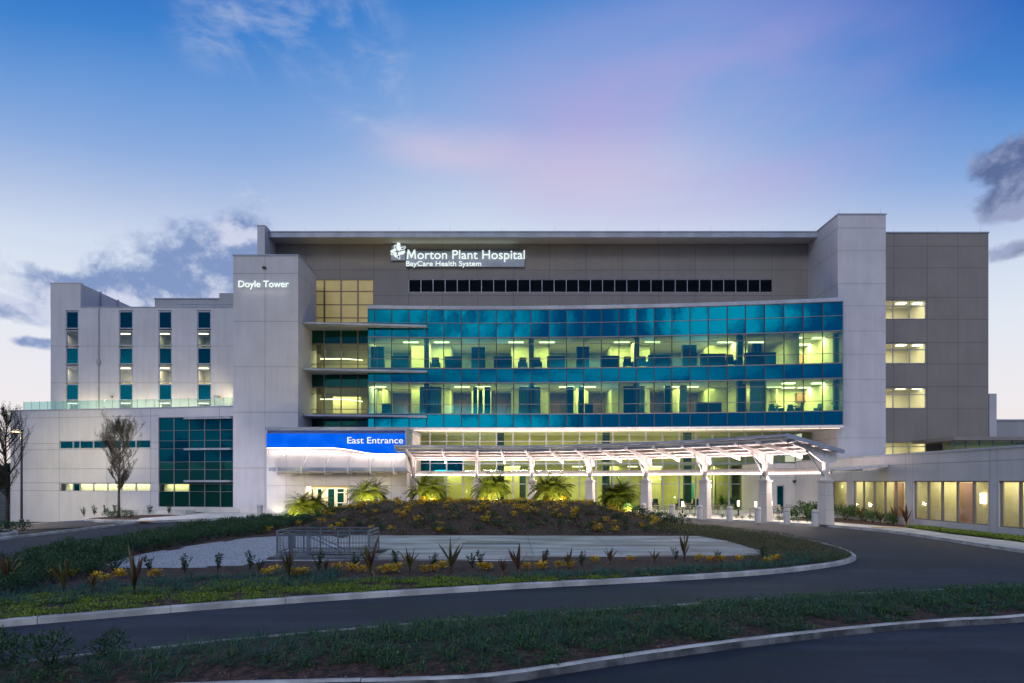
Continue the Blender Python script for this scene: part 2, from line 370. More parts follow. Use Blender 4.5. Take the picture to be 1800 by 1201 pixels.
class Fr:
    """a vertical wall plane: s along it, d out towards the viewer's side, z up"""
    def __init__(s, x0, y0, x1, y1):
        s.o = Vector((x0, y0)); s.d = Vector((x1-x0, y1-y0)); s.L = s.d.length; s.d.normalize(); s.n = Vector((s.d.y, -s.d.x))
    def p(s, a, z, d=0): v = s.o + s.d*a + s.n*d; return (v.x, v.y, z)
    def sx(s, px):
        u = (px-900)/1200.0; return (u*s.o.y - s.o.x)/(s.d.x - u*s.d.y)
    def z(s, a, py): return CAMZ + (846-py)*(s.o.y + s.d.y*a)/1200.0
    def box(s, mb, a0, a1, z0, z1, d0, d1, slot=0):
        P = s.p
        mb.hexa([P(a0,z0,d1),P(a1,z0,d1),P(a1,z0,d0),P(a0,z0,d0),P(a0,z1,d1),P(a1,z1,d1),P(a1,z1,d0),P(a0,z1,d0)], slot)
    def wall(s, mb, a0, a1, z0, z1, ops=(), rev=.25, slot=0, d=0):
        xs = sorted(set([a0, a1] + [v for o in ops for v in (o[0], o[1])])); zs = sorted(set([z0, z1] + [v for o in ops for v in (o[2], o[3])]))
        for i in range(len(xs)-1):
            for k in range(len(zs)-1):
                cx = (xs[i]+xs[i+1])/2; cz = (zs[k]+zs[k+1])/2
                if any(o[0] < cx < o[1] and o[2] < cz < o[3] for o in ops): continue
                mb.q([s.p(xs[i],zs[k],d), s.p(xs[i+1],zs[k],d), s.p(xs[i+1],zs[k+1],d), s.p(xs[i],zs[k+1],d)], slot)
        for o in ops:
            A = (o[0],o[2]); B = (o[1],o[2]); C = (o[1],o[3]); D = (o[0],o[3])
            for p, q in ((A,B),(B,C),(C,D),(D,A)):
                mb.q([s.p(p[0],p[1],d), s.p(q[0],q[1],d), s.p(q[0],q[1],d-rev), s.p(p[0],p[1],d-rev)], slot)
    def joints(s, mb, vs, hs, a0, a1, z0, z1, ops=(), slot=1, w=.016, d=.003):
        def cut(lo, hi, blocks):
            segs = [(lo, hi)]
            for b0, b1 in blocks:
                n = []
                for x, y in segs:
                    if b1 <= x or b0 >= y: n.append((x, y)); continue
                    if b0 > x: n.append((x, b0))
                    if b1 < y: n.append((b1, y))
                segs = n
            return segs
        for v in vs:
            for x, y in cut(z0, z1, [(o[2], o[3]) for o in ops if o[0]-w < v < o[1]+w]):
                mb.q([s.p(v-w,x,d), s.p(v+w,x,d), s.p(v+w,y,d), s.p(v-w,y,d)], slot)
        for h in hs:
            for x, y in cut(a0, a1, [(o[0], o[1]) for o in ops if o[2]-w < h < o[3]+w]):
                mb.q([s.p(x,h-w,d+.002), s.p(y,h-w,d+.002), s.p(y,h+w,d+.002), s.p(x,h+w,d+.002)], slot)
    def win(s, parent, name, a0, a1, z0, z1, vs=(), hs=(), mats=None, fw=.05, d=-.12, tilt=0, kinds=None, edge=True, vdark=False):
        """glass (slot 0) with its frame bars (slot 1); kinds[(i,k)] -> slot of one light"""
        mb = MB(); xs = [a0]+sorted(vs)+[a1]; zs = [z0]+sorted(hs)+[z1]
        for i in range(len(xs)-1):
            for k in range(len(zs)-1):
                t1 = random.uniform(-tilt, tilt); t2 = random.uniform(-tilt, tilt); sl = (kinds or {}).get((i, k), 0)
                mb.q([s.p(xs[i],zs[k],d-.03+t1+t2), s.p(xs[i+1],zs[k],d-.03-t1+t2), s.p(xs[i+1],zs[k+1],d-.03-t1-t2), s.p(xs[i],zs[k+1],d-.03+t1-t2)], sl)
        part = mb.build(name, [mats[0]]+list(mats[2:]) if False else mats, parent); mb = MB(); fm = mats[1]
        for x in (xs if edge else xs[1:-1]):
            c = min(max(x, a0+fw/2), a1-fw/2); s.box(mb, c-fw/2, c+fw/2, z0, z1, d-.06, d+.03, 1 if vdark else 0)
        for zz in (zs if edge else zs[1:-1]):
            c = min(max(zz, z0+fw/2), z1-fw/2); s.box(mb, a0, a1, c-fw/2, c+fw/2, d-.055, d+.035, 0)
        mb.build('frame', [fm, m_dark], part); return part
LG = {'ward_fill': 1.6, 'room_light': 3.4, 'lobby_light': 2.9, 'soffit_glow': 2.2, 'sign_glow': .45, 'wall_wash': 1.9, 'canopy_glow': 1.5, 'door_light': 3.0, 'wall_uplight': .8, 'tower_flood': 1.5, 'terrace_flood': .9, 'terrace_glow': .3, 'terrace_wash': 2.3, 'yard_flood': 11, 'yard_wash': 2.5, 'corridor_light': 2.6, 'canopy_uplight': 5.6, 'canopy_downlight': 3.2, 'annex_light': 2, 'lamp_glow': 2}
def area(name, loc, rot, sx, sy, energy, col, spread=None):
    l = bpy.data.lights.new(name, 'AREA'); l.shape = 'RECTANGLE'; l.size = sx; l.size_y = sy; l.energy = energy*LG.get(name, 1); l.color = col
    if spread: l.spread = spread
    o = bpy.data.objects.new(name, l); COL.objects.link(o); o.location = loc; o.rotation_euler = rot; return o
def spot(name, loc, to, energy, col, ang=80, blend=.6, rad=.06):
    l = bpy.data.lights.new(name, 'SPOT'); l.energy = energy*LG.get(name, 1); l.color = col; l.spot_size = R(ang); l.spot_blend = blend; l.shadow_soft_size = rad
    o = bpy.data.objects.new(name, l); COL.objects.link(o); o.location = loc
    o.rotation_euler = (Vector(to)-Vector(loc)).to_track_quat('-Z', 'Y').to_euler(); return o
def point(name, loc, energy, col, rad=.08):
    l = bpy.data.lights.new(name, 'POINT'); l.energy = energy*LG.get(name, 1); l.color = col; l.shadow_soft_size = rad
    o = bpy.data.objects.new(name, l); COL.objects.link(o); o.location = loc; return o
def text_part(name, body, parent, x0, x1, zb, cap, y, mat, depth=.08, bold=.018):
    cu = bpy.data.curves.new('t', 'FONT'); cu.body = body; cu.offset = bold; cu.extrude = .04
    to = bpy.data.objects.new('t', cu); COL.objects.link(to); bpy.context.view_layer.update()
    dg = bpy.context.evaluated_depsgraph_get(); me = bpy.data.meshes.new_from_object(to.evaluated_get(dg))
    xs = [v.co.x for v in me.vertices]; mn, mx = min(xs), max(xs)
    capz = 0.73
    sx = (x1-x0)/(mx-mn); sz = cap/capz
    off = Vector((0,0,0)); p = parent
    while p is not None: off += Vector(p.location); p = p.parent
    for v in me.vertices:
        a, b, c = v.co; v.co = Vector((x0+(a-mn)*sx, y - (c+.04)/.08*depth, zb + b*sz)) - off
    me.materials.clear(); me.materials.append(mat)
    for pl in me.polygons: pl.material_index = 0
    bpy.data.objects.remove(to); o = bpy.data.objects.new(name, me); COL.objects.link(o); o.parent = parent; return o
def PX(px, Y): return (px-900)*Y/1200.0
def PZ(py, Y): return CAMZ + (846-py)*Y/1200.0
def G(px, py, z=0.0):
    Y = (CAMZ-z)*1200/(py-846.0); return ((px-900)*Y/1200.0, Y)
# ------------------------------------------------------------------ terrain and paving
def sst(v, a, b):
    t = max(0, min(1, (v-a)/(b-a))); return t*t*(3-2*t)
def zf(x, y): return -0.95*sst(-x, 31, 44)*sst(y, 46, 60)
def chaikin(p, it=2, closed=True):
    for _ in range(it):
        q = []; n = len(p)
        rng = range(n if closed else n-1)
        if not closed: q.append(p[0])
        for i in rng:
            a = p[i]; b = p[(i+1) % n]
            q.append((a[0]*.75+b[0]*.25, a[1]*.75+b[1]*.25)); q.append((a[0]*.25+b[0]*.75, a[1]*.25+b[1]*.75))
        if not closed: q.append(p[-1])
        p = q
    return p
def inside(x, y, poly):
    c = False; n = len(poly); j = n-1
    for i in range(n):
        xi, yi = poly[i]; xj, yj = poly[j]
        if (yi > y) != (yj > y) and x < (xj-xi)*(y-yi)/(yj-yi)+xi: c = not c
        j = i
    return c
def dist_edge(x, y, poly):
    m = 1e9; n = len(poly)
    for i in range(n):
        ax, ay = poly[i]; bx, by = poly[(i+1) % n]; vx, vy = bx-ax, by-ay; L = vx*vx+vy*vy or 1e-9
        t = max(0, min(1, ((x-ax)*vx+(y-ay)*vy)/L)); m = min(m, math.hypot(x-ax-t*vx, y-ay-t*vy))
    return m
def area_sign(p): return sum(p[i][0]*p[(i+1)%len(p)][1]-p[(i+1)%len(p)][0]*p[i][1] for i in range(len(p)))
def inset(poly, d):
    """move a closed polygon inwards by d"""
    s = 1 if area_sign(poly) > 0 else -1; n = len(poly); out = []
    for i in range(n):
        a = Vector(poly[i-1]); b = Vector(poly[i]); c = Vector(poly[(i+1) % n])
        e1 = (b-a).normalized(); e2 = (c-b).normalized(); t = (e1+e2)
        if t.length < 1e-6: t = e2
        t.normalize(); nn = Vector((-t.y, t.x))*s; k = max(.5, nn.dot(Vector((-e2.y, e2.x))*s)); out.append(tuple(b + nn*(d/k)))
    return out
def sheet(name, poly, zfun, step, mat, kind='structure', smooth=True):
    xs = [p[0] for p in poly]; ys = [p[1] for p in poly]; vs = [Vector(p) for p in poly]; n = len(vs)
    if step:
        x = min(xs)
        while x < max(xs):
            y = min(ys)
            while y < max(ys):
                if inside(x, y, poly) and dist_edge(x, y, poly) > step*.35: vs.append(Vector((x, y)))
                y += step
            x += step
    r = delaunay_2d_cdt(vs, [], [list(range(n))], 1, 1e-5)
    mb = MB(); mb.v = [(v.x, v.y, zfun(v.x, v.y)) for v in r[0]]
    for f in r[2]:
        f = tuple(f); a, b, c = (mb.v[i] for i in f[:3])
        if (b[0]-a[0])*(c[1]-a[1])-(b[1]-a[1])*(c[0]-a[0]) < 0: f = f[::-1]
        mb.f.append(f); mb.m.append(0)
    return struct(name, mb, mat, kind, smooth)
def kerb(name, pts, closed, w=.16, h=.15, base=None, seg=3.0, inner=1, face=0):
    """a kerb whose road face follows pts; the top lies on the inner side. Cast in lengths with open joints"""
    P = [Vector(p) for p in pts]; n = len(P)
    if closed: P.append(P[0])
    # resample evenly
    L = [0]
    for i in range(1, len(P)): L.append(L[-1]+(P[i]-P[i-1]).length)
    tot = L[-1]; N = max(8, int(tot/.5)); Q = []; j = 0
    for k in range(N+1):
        t = tot*k/N
        while j < len(P)-2 and L[j+1] < t: j += 1
        f = (t-L[j])/max(1e-9, L[j+1]-L[j]); Q.append(P[j].lerp(P[j+1], max(0, min(1, f))))
    T = []
    for i in range(N+1):
        a = Q[(i-1) % N] if closed else Q[max(0, i-1)]; b = Q[(i+1) % N] if closed else Q[min(N, i+1)]
        t = (b-a).normalized(); T.append(Vector((-t.y, t.x))*inner)
    mb = MB(); per = max(1, int(seg/(tot/N)))
    zz = lambda p: zf(p.x, p.y)
    for i in range(N):
        a, b = Q[i], Q[i+1]; na, nb = T[i], T[i+1]
        g = .010 if (i+1) % per == 0 else 0
        b2 = a.lerp(b, 1-g/(tot/N))
        jz = random.uniform(-.004, .004)
        za = zz(a); zb = zz(b2)
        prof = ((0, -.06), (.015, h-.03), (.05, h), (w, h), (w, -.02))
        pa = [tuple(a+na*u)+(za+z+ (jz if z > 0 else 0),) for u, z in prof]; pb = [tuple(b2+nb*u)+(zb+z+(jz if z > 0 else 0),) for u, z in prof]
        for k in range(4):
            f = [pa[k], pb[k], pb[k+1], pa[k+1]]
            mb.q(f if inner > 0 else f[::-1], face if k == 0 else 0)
        mb.q(pb if inner > 0 else pb[::-1])
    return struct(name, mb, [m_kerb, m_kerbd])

# far ground, reaching the horizon
mb = MB()
gx = [-1500,-600,-300,-160,-110,-80,-62]+[-60+2*i for i in range(21)]+[-10,0,20,40,60,90,150,300,600,1500]
gy = [-300,-60,0,20,34]+[36+2*i for i in range(18)]+[76,84,100,130,200,400,900,1800]
mb.v = [(x, y, zf(x, y)-.05 if y < 400 else -.05) for x in gx for y in gy]; ny = len(gy)
for i in range(len(gx)-1):
    for j in range(ny-1): mb.f.append((i*ny+j, (i+1)*ny+j, (i+1)*ny+j+1, i*ny+j+1)); mb.m.append(0)
struct('ground', mb, m_ground, smooth=True)

outer = [(-26.0,18),(-26.0,34.6),(-25.9,39.1),(-26.5,46.8),(-26.3,49.3),(-22.5,52.2),(-19.7,53.7),(-17.0,55.2),(-10,56.3),(-3,57.6),(3,58.0),
         (7.5,57.6),(9.7,57.0),(12.6,54.3),(14.9,52.0),(18.2,48.7),(20.6,44.8),(21.8,41.2),(21.9,37),(21.5,33),(21.2,28.1),(21.6,22)]
OUT = chaikin(outer, 2, False)
road_poly = [(-34,-14),(34,-14),(34,22)] + list(reversed(OUT)) + [(-34,18)]
sheet('road', road_poly, lambda x, y: zf(x, y)*0 + 0.0, 0, m_asph)
# parking bay on the left, running down to the old wing
park = [(-26.6,46.0),(-27.5,45),(-31,41.5),(-36,38.6),(-46,35),(-62,33),(-62,72),(-49,68.5),(-31,66.2),(-29.0,60),(-29.5,54),(-31.5,50.5)]
sheet('parking_lot', park, lambda x, y: zf(x, y)-.012, 1.6, m_asph)

isl = [(-17.8,24),(-18.5,26),(-18.8,30),(-19.0,34.6),(-19.6,40),(-19.6,43.4),(-18.5,46.4),(-16.6,49.6),(-13.8,51.8),(-8,53.2),(0,54.0),(5,53.6),(8.8,51.6),
       (11.4,46.6),(13.0,42.6),(14.0,39.2),(14.5,35.8),(14.6,33),(14.4,30.4),(13.9,27.8),(13.1,25.8),(11.4,23.9),(8.0,21.7),(4,20.2),(0,18.95),(-6.1,16.5),(-10.5,14.0),(-14,12),(-17,12.6),(-18.0,16)]
ISL = chaikin(isl, 2)
kerb('island_kerb', ISL, True, inner=-1 if area_sign(ISL) < 0 else 1)
def mound(x, y): return 1.22*sst(x, -14.5, -9.5)*(1-sst(x, 4.5, 10.5))*sst(y, 35.4, 46)*(1-sst(y, 48.5, 54)) + .10*sst(x,-14,-11)*(1-sst(x,8,11))*sst(y,35,36.5)*(1-sst(y,50,54))
def island_z(x, y):
    n = noise.noise(Vector((x*.6, y*.6, 0)))*.03
    return .115 + mound(x, y) + n*min(1, dist_edge(x, y, ISL)/1.5) + .05*min(1, dist_edge(x, y, ISL)/3)
pad = [(-8.3,35.3),(9.6,34.9),(10.1,32.0),(10.0,27.4),(9.6,26.0),(1.2,25.6),(-5.0,25.4),(-5.0,28.3),(-8.3,28.3)]
grav = [(-12.9,35.6),(-8.3,35.5),(-8.3,28.3),(-9.2,26.0),(-8.6,23.4),(-9.3,22.6),(-11.8,22.0),(-13.7,22.2),(-14.4,26),(-14.3,29.2)]
def soil_z(x, y):
    if -8.7 < x < 1.4 and 24.5 < y < 25.6: return -.02
    if inside(x, y, PADI) or inside(x, y, GRI): return .06
    return island_z(x, y)
PADI = inset(pad, .35); GRI = inset(grav, .4)
sheet('planting_bed', inset(ISL, .14), soil_z, .55, m_mulch)
PADZ = .20
mb = MB(); mb.prism(pad[::-1] if area_sign(pad) < 0 else pad, -.1, PADZ)
struct('concrete_pad', mb, m_pad)
sheet('gravel', chaikin(grav, 1), lambda x, y: .165+.012*noise.noise(Vector((x*3, y*3, 0))), .6, m_gravel, 'structure')
# joints scored into the pad
mb = MB()
for x in (-2.6, .8, 4.2, 7.4): mb.q([(x-.012, 25.9, PADZ+.004), (x+.012, 25.9, PADZ+.004), (x+.012, 34.8, PADZ+.004), (x-.012, 34.8, PADZ+.004)])
mb.q([(-4.9, 30.6, PADZ+.006), (9.9, 30.6, PADZ+.006), (9.9, 30.63, PADZ+.006), (-4.9, 30.63, PADZ+.006)])
struct('pad_joints', mb, m_jointd)
# sunken channel and its near wall
mb = MB(); mb.box(-8.9, 1.3, 24.35, 24.62, -.05, .16); struct('stairwell_kerb', mb, m_conc)
mb = MB(); mb.box(-8.8, 1.2, 24.63, 25.39, -.05, .10); mb.box(-9.1, -5.01, 25.4, 28.29, -.05, .17); struct('channel', mb, M('channel_dark', (.10,.12,.15), .5, 2, .2))  # plain dark blue-grey for the channel and the slab under the railing

# front planting strip
far_e = [G(45,1176),G(153,1163),G(217,1157),G(342,1143),G(460,1131),G(565,1121),G(683,1111),G(747,1104),G(900,1093),G(1028,1083),G(1136,1076),G(1230,1070),G(1340,1061),G(1468,1053),G(1596,1048),G(1698,1041),G(1800,1037),(16.5,20.0),(22,22.0)]
near_e = [(24,17.6),(19,17.0),(15.2,16.2),G(1800,1083,.15),G(1657,1089,.15),G(1500,1102,.15),G(1340,1120,.15),G(1200,1138,.15),G(1043,1160,.15),G(880,1186,.15),G(760,1193,.15),G(600,1196,.15),G(375,1201,.15),(-7,9.2),(-12,8.9)]
strip = [(-14,9.3),(-9.6,10.2)] + far_e + near_e
STR = chaikin(strip, 1)
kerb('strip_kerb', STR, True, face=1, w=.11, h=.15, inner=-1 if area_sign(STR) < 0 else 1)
def strip_z(x, y): d = dist_edge(x, y, STR); return .115+.10*min(1, d/1.2)+.02*noise.noise(Vector((x*1.3, y*1.3, 3)))*min(1, d)
sheet('front_bed', inset(STR, .13), strip_z, .35, m_mulch)

# pavement round the outside of the loop, and the terrace in front of the building
PZ0 = .15
kerb('pavement_kerb', OUT[6:], False, inner=1, w=.15)
rightpts = [p for p in OUT if p[0] > -27 and p[1] > 21.9]
pave = inset([(-26.0,47.0)]+[p for p in OUT if p[1] > 47.2 or p[0] > 15]+[(25.42,22),(25.42,54.4),(25.6,67),(-25.6,67),(-28.5,66),(-27.6,58),(-28.6,52.5)], .0)
sheet('pavement', pave, lambda x, y: PZ0-.008, 2.0, m_pave, smooth=False)
mb = MB()
for x in range(-24, 26, 3):
    y0 = 47
    for p in OUT:
        if abs(p[0]-x) < 1.6 and p[1] > 40: y0 = max(y0, p[1])
    mb.q([(x-.01, y0+.4, PZ0-.004), (x+.01, y0+.4, PZ0-.004), (x+.01, 57.9, PZ0-.004), (x-.01, 57.9, PZ0-.004)])
for y in range(24, 52, 2): mb.q([(22.2, y, PZ0-.004), (23.6, y, PZ0-.004), (23.6, y+.02, PZ0-.004), (22.2, y+.02, PZ0-.004)])
struct('pavement_joints', mb, m_joint)
# lawn strip and bed along the low right wing
def bumpz(b): return lambda x, y: b+.02*noise.noise(Vector((x*2, y*2, 1)))
lawn = [(23.7,23),(25.40,23),(25.40,42.4),(24.3,42.2),(23.9,38)]
sheet('lawn_soil', lawn, bumpz(.16), .5, m_soil)
rbed = [(24.3,42.25),(25.40,42.45),(25.40,54.2),(22.4,54.2),(21.9,50.0),(22.6,46.5),(23.6,43.6)]
sheet('wall_bed', rbed, bumpz(.17), .5, m_mulch)
# tactile strips
for (poly) in (((22.0,41.7),(23.4,41.4),(24.2,41.9),(22.3,42.3)), ((-26.7,48.3),(-25.6,48.1),(-25.3,48.9),(-26.5,49.1))):
    mb = MB(); mb.q([(x, y, PZ0+.004) for x, y in poly])
    for i in range(14):
        for j in range(2):
            u = (i+.5)/14; v = (j+.5)/2; a = Vector(poly[0]).lerp(Vector(poly[1]), u); b = Vector(poly[3]).lerp(Vector(poly[2]), u); c = a.lerp(b, v)
            mb.lathe((c.x, c.y, PZ0+.004), [(.03, 0), (.02, .012)], 6)
    struct('tactile_paving', mb, m_yel)
# left verge island with the first tree, and pavement with the second
lk = [(-27.2,37.2),(-30,36.0),(-40,34.5),(-46,34.6),(-47,38),(-40,40.5),(-33,41.0),(-29,40.5)]
LK = chaikin(lk, 2)
kerb('verge_kerb', LK, True, inner=-1 if area_sign(LK) < 0 else 1, w=.35)
sheet('verge_bed', inset(LK, .33), lambda x, y: zf(x, y)+.13, .8, m_mulch)
lk2 = [(-29.0,50.2),(-27.2,50.0),(-26.6,52.5),(-26.8,57),(-29,59),(-33.5,57.5),(-33.8,53.5),(-31.5,50.8)]
LK2 = chaikin(lk2, 2)
kerb('tree_bed_kerb', LK2, True, inner=-1 if area_sign(LK2) < 0 else 1, w=.3)
sheet('tree_bed', inset(LK2, .28), lambda x, y: zf(x, y)+.14, .8, m_mulch)
mb = MB(); mb.prism([(-33.9,60.5),(-28.7,60.0),(-28.3,61.0),(-33.9,61.6)], -.5, .42); struct('retaining_kerb', mb, m_conc)
# parking marks
mb = MB()
for k in range(6):
    x = -56+k*4.2
    a = (x, 57.5+k*.1); b = (x+1.2, 47.5)
    for s_ in (0,):
        mb.q([(a[0]-.07, a[1], zf(*a)+.0), (a[0]+.07, a[1], zf(*a)+.0), (b[0]+.07, b[1], zf(*b)+.012), (b[0]-.07, b[1], zf(*b)+.012)])
struct('parking_lines', mb, m_paint)
mb = MB()
for (x, y, w) in ((-34, 50.2, 2.6), (-38.5, 49.2, 1.6)):
    mb.q([(x, y, zf(x,y)+.01), (x+w, y+.5, zf(x+w,y+.5)+.01), (x+w, y+.7, zf(x+w,y+.7)+.01), (x, y+.2, zf(x,y+.2)+.01)])
struct('bay_marks', mb, m_bluep)
# ------------------------------------------------------------------ the main building
FX = lambda y: Fr(-60, y, 60, y)     # frame of a wall parallel to the picture
def fx(y, x): return x+60
BLD = empty('hospital_building', (6, 66, 0), 'long hospital block with a curved blue glass front, lit emblem sign and taupe upper wall', 'hospital')
YB = 68.0; YT = 61.8; XT0 = 573*YT/1200; XT1 = 657*YT/1200
ZR0, ZR1 = 26.62, 27.15
f = FX(YB)
LV = (PX(718,YB), PX(1357,YB), PZ(514,YB), PZ(491,YB))
YP = (PX(545,YB)-.2, PX(657,YB), PZ(567,YB)-.4, PZ(491,YB))
mb = MB(); ops = [(LV[0]+60, LV[1]+60, LV[2], LV[3]), (YP[0]+60, YP[1]+60, YP[2], YP[3])]
f.wall(mb, 60-23.5, 60+29.6, 18.0, 26.75, ops, .3)
vs = [60+PX(p, YB) for p in (538, 598, 657, 718, 778, 840, 903, 966, 1030, 1094, 1158, 1222, 1290, 1357)]
f.joints(mb, vs, [PZ(475, YB), PZ(520, YB)+.0], 60-23.5, 60+29.6, 18.0, 26.75, ops, w=.018)
f.wall(mb, 60-23.5, 60-19.0, 0, 18.0)
mb.box(-23.5, 29.6, 68.4, 69, 18.0, 26.6, 0)
mb.build('wall', [m_walld, m_jointd], BLD)
# roof: overhanging slab with a metal edge
mb = MB(); yf = 66.1
mb.box(-23.52, 29.55, yf, 69, ZR0+.002, ZR0+.12, 1); mb.box(-23.54, 29.57, yf-.12, yf, ZR0-.04, ZR1, 0); mb.box(-23.5, 29.5, yf, 90, ZR1-.12, ZR1-.05, 0)
mb.box(-23.54, 29.57, yf-.17, yf-.12, ZR1-.10, ZR1+.02, 0)
mb.build('roof_overhang', [m_fascia, m_soff], BLD)
mb = MB(); mb.box(-24.25, -23.54, 65.0, 69.5, 10, 27.3)
mb.box(-24.3, -23.5, 64.95, 69.5, 27.3, 27.38)
mb.build('end_fin', [m_wall], BLD)
# slotted louver windows under the sign
n = 30; w = (LV[1]-LV[0])/n
for i in range(n):
    mb = MB(); a0 = LV[0]+i*w+60; a1 = a0+w-.0
    mb.q([f.p(a0, LV[2], -.25), f.p(a1, LV[2], -.25), f.p(a1, LV[3], -.25), f.p(a0, LV[3], -.25)], 0)
    for k in range(11):
        z = LV[2]+.06+k*.113; mb.q([f.p(a0, z, -.12), f.p(a1, z, -.12), f.p(a1, z+.08, -.22), f.p(a0, z+.08, -.22)], 0)
    f.box(mb, a0, a0+.06, LV[2], LV[3], -.2, -.04, 1); f.box(mb, a0, a1, LV[2], LV[2]+.05, -.2, -.045, 1); f.box(mb, a0, a1, LV[3]-.05, LV[3], -.2, -.045, 1)
    mb.build('louver_window', [m_louv, m_metal], BLD)
# the blind-closed window block left of the sign
cols = [YP[0], PX(570,YB), PX(599.5,YB), PX(629,YB), YP[1]]; rows = [PZ(558.6,YB), PZ(535.5,YB), PZ(512,YB)]
for i in range(4):
    o = f.win(BLD, 'blind_window', cols[i]+60, cols[i+1]+60, YP[2], YP[3], (), rows, [m_blind, m_frameb], fw=.08, d=-.05)
# sign
SG = empty('illuminated_sign', (PX(800,YB), YB-.2, PZ(471,YB)), 'glowing white hospital name with petal cross emblem high on the taupe wall', 'sign')
ys = YB-.32
mb = MB(); mb.box(PX(714,YB), PX(922,YB), YB-.24, YB-.06, PZ(470.5,YB), PZ(443,YB)); mb.box(PX(688,YB), PX(713,YB), YB-.24, YB-.06, PZ(459,YB), PZ(432,YB))
mb.build('backing_panel', m_fascia, SG)
x0_, x1_, zb0, zc0 = PX(716.2,YB), PX(732.2,YB), PZ(457.5,YB), PZ(441.3,YB); h_ = zc0-zb0; w_ = x1_-x0_; sw = w_*.17; xm = (x0_+x1_)/2
mb = MB()
def plate(pts2):
    b = len(mb.v); k = len(pts2); mb.v += [(x, ys-.08, z) for x, z in pts2]+[(x, ys, z) for x, z in pts2]
    mb.f.append(tuple(range(b, b+k))); mb.f.append(tuple(reversed(range(b+k, b+2*k)))); mb.m += [0, 0]
    for i in range(k): j = (i+1) % k; mb.f.append((b+i, b+k+i, b+k+j, b+j)); mb.m.append(0)
il, ir = x0_+w_*.09, x1_-w_*.09
plate([(x0_,zb0),(x0_+sw*.85,zb0),(il+sw*.75,zc0),(il,zc0)]); plate([(x1_-sw*.85,zb0),(x1_,zb0),(ir,zc0),(ir-sw*.75,zc0)])
plate([(il+sw*.76,zc0),(il+sw*.70,zc0-h_*.30),(xm-sw*.35,zb0+h_*.12),(xm,zb0+h_*.12),(xm,zb0+h_*.42)]); plate([(ir-sw*.76,zc0),(xm+.001,zb0+h_*.42),(xm+.001,zb0+h_*.12),(xm+sw*.35,zb0+h_*.12),(ir-sw*.70,zc0-h_*.30)])
mb.build('initial_letter', m_sign, SG)
text_part('lettering', 'orton Plant Hospital', SG, PX(734.8,YB), PX(922.5,YB), PZ(457.5,YB), 16.3*YB/1200, ys, m_sign, bold=.002)
text_part('small_lettering', 'BayCare Health System', SG, PX(715,YB), PX(846,YB), PZ(469.6,YB), 8.8*YB/1200, ys, m_sign, bold=.002)
def E(zx, zy): return (PX(670+zx*.15, YB), PZ(415+zy*.15, YB))
petals = [[(190,90),(205,84),(228,100),(232,170),(222,185),(196,178)], [(112,190),(150,170),(182,172),(176,188),(120,205)],
          [(205,206),(285,184),(284,205),(262,226),(208,232)], [(158,205),(184,203),(188,262),(172,262),(156,240)]]
lines = [[(160,168),(158,130),(172,118),(182,122),(184,166)], [(236,148),(292,138),(284,160),(240,176)], [(122,232),(124,214),(154,206),(154,226),(130,234)], [(194,240),(222,236),(226,282),(212,280),(198,262)]]
mb = MB()
for p in petals:
    q = [E(*c) for c in p]; b = len(mb.v); k = len(q)
    mb.v += [(x, ys-.06, z) for x, z in q]+[(x, ys+.1, z) for x, z in q]
    mb.f.append(tuple(range(b, b+k))); mb.m.append(0)
    for i in range(k): j = (i+1) % k; mb.f.append((b+i, b+k+i, b+k+j, b+j)); mb.m.append(0)
for p in lines:
    q = [E(*c) for c in p]
    for i in range(len(q)): a = q[i]; c = q[(i+1) % len(q)]; mb.tube((a[0], ys, a[1]), (c[0], ys, c[1]), .035, n=6)
mb.build('emblem', m_sign, SG)
mb = MB()
for p in (lines[1], lines[3]):
    q = [E(*c) for c in p]; mb.q([(x, ys+.04, z) for x, z in q])
mb.build('emblem_inlay', M('navy', (.01,.04,.12), .5), SG)
area('sign_glow', (PX(705,YB), YB-.5, PZ(428,YB)), (R(180),0,0), 1.2, .3, 10, (.7,1,.92))
area('sign_glow', (PX(800,YB), YB-.5, PZ(436,YB)), (R(180),0,0), 12, .3, 22, (.7,1,.92))

# ---- curved glass bay
def bayY(x): return 64.0 - .00284*(x+3)**2
PXS = [646.4,658,688.5,719,750,780,811,842,872.5,903,934,965,996,1026,1057,1088,1119,1150,1181,1213,1245,1278.5,1310.5,1344,1378,1412,1446,1482]
pts = []
for p in PXS:
    Y = 64.0
    for _ in range(12): Y = bayY((p-900)*Y/1200)
    pts.append(((p-900)*Y/1200, Y))
zr = lambda py: CAMZ+(846-py)*64.0/1200
ZT, Z1, Z2, Z3, Z4, Z5, Z6, Z7, Z8, Z9, ZB = [zr(v) for v in (544.6,568.3,593.8,605.2,631.5,647.8,673,685,711,728,752)]
FRM = [m_gv, m_frame, m_teal]
nB = len(pts)-1
for i in range(nB):
    (xa, ya), (xb, yb) = pts[i], pts[i+1]; g = Fr(xa, ya, xb, yb); L = g.L
    def sp(z0, z1, hs=()):
        g.win(BLD, 'spandrel_panel', 0, L, z0, z1, (), hs, [m_sp, m_frame], fw=.045, d=0, tilt=.003, vdark=True)
    sp(Z2, ZT, [Z1]); sp(Z6, Z5); sp(ZB, Z9)
    vf = (i == nB-1)
    g.win(BLD, 'window', 0, L, Z5, Z2, (), [Z4, Z3], FRM, fw=.042, d=0, tilt=.003, vdark=True)
    g.win(BLD, 'window', 0, L, Z9, Z6, (), [Z8, Z7], FRM, fw=.042, d=0, tilt=.003, vdark=True)
def baypoly(back, out=0.0, i0=0, i1=None):
    i1 = nB if i1 is None else i1
    front = [(x, y-out) for x, y in pts[i0:i1+1]]
    return front + [(front[-1][0], back), (front[0][0], back)]
mb = MB()
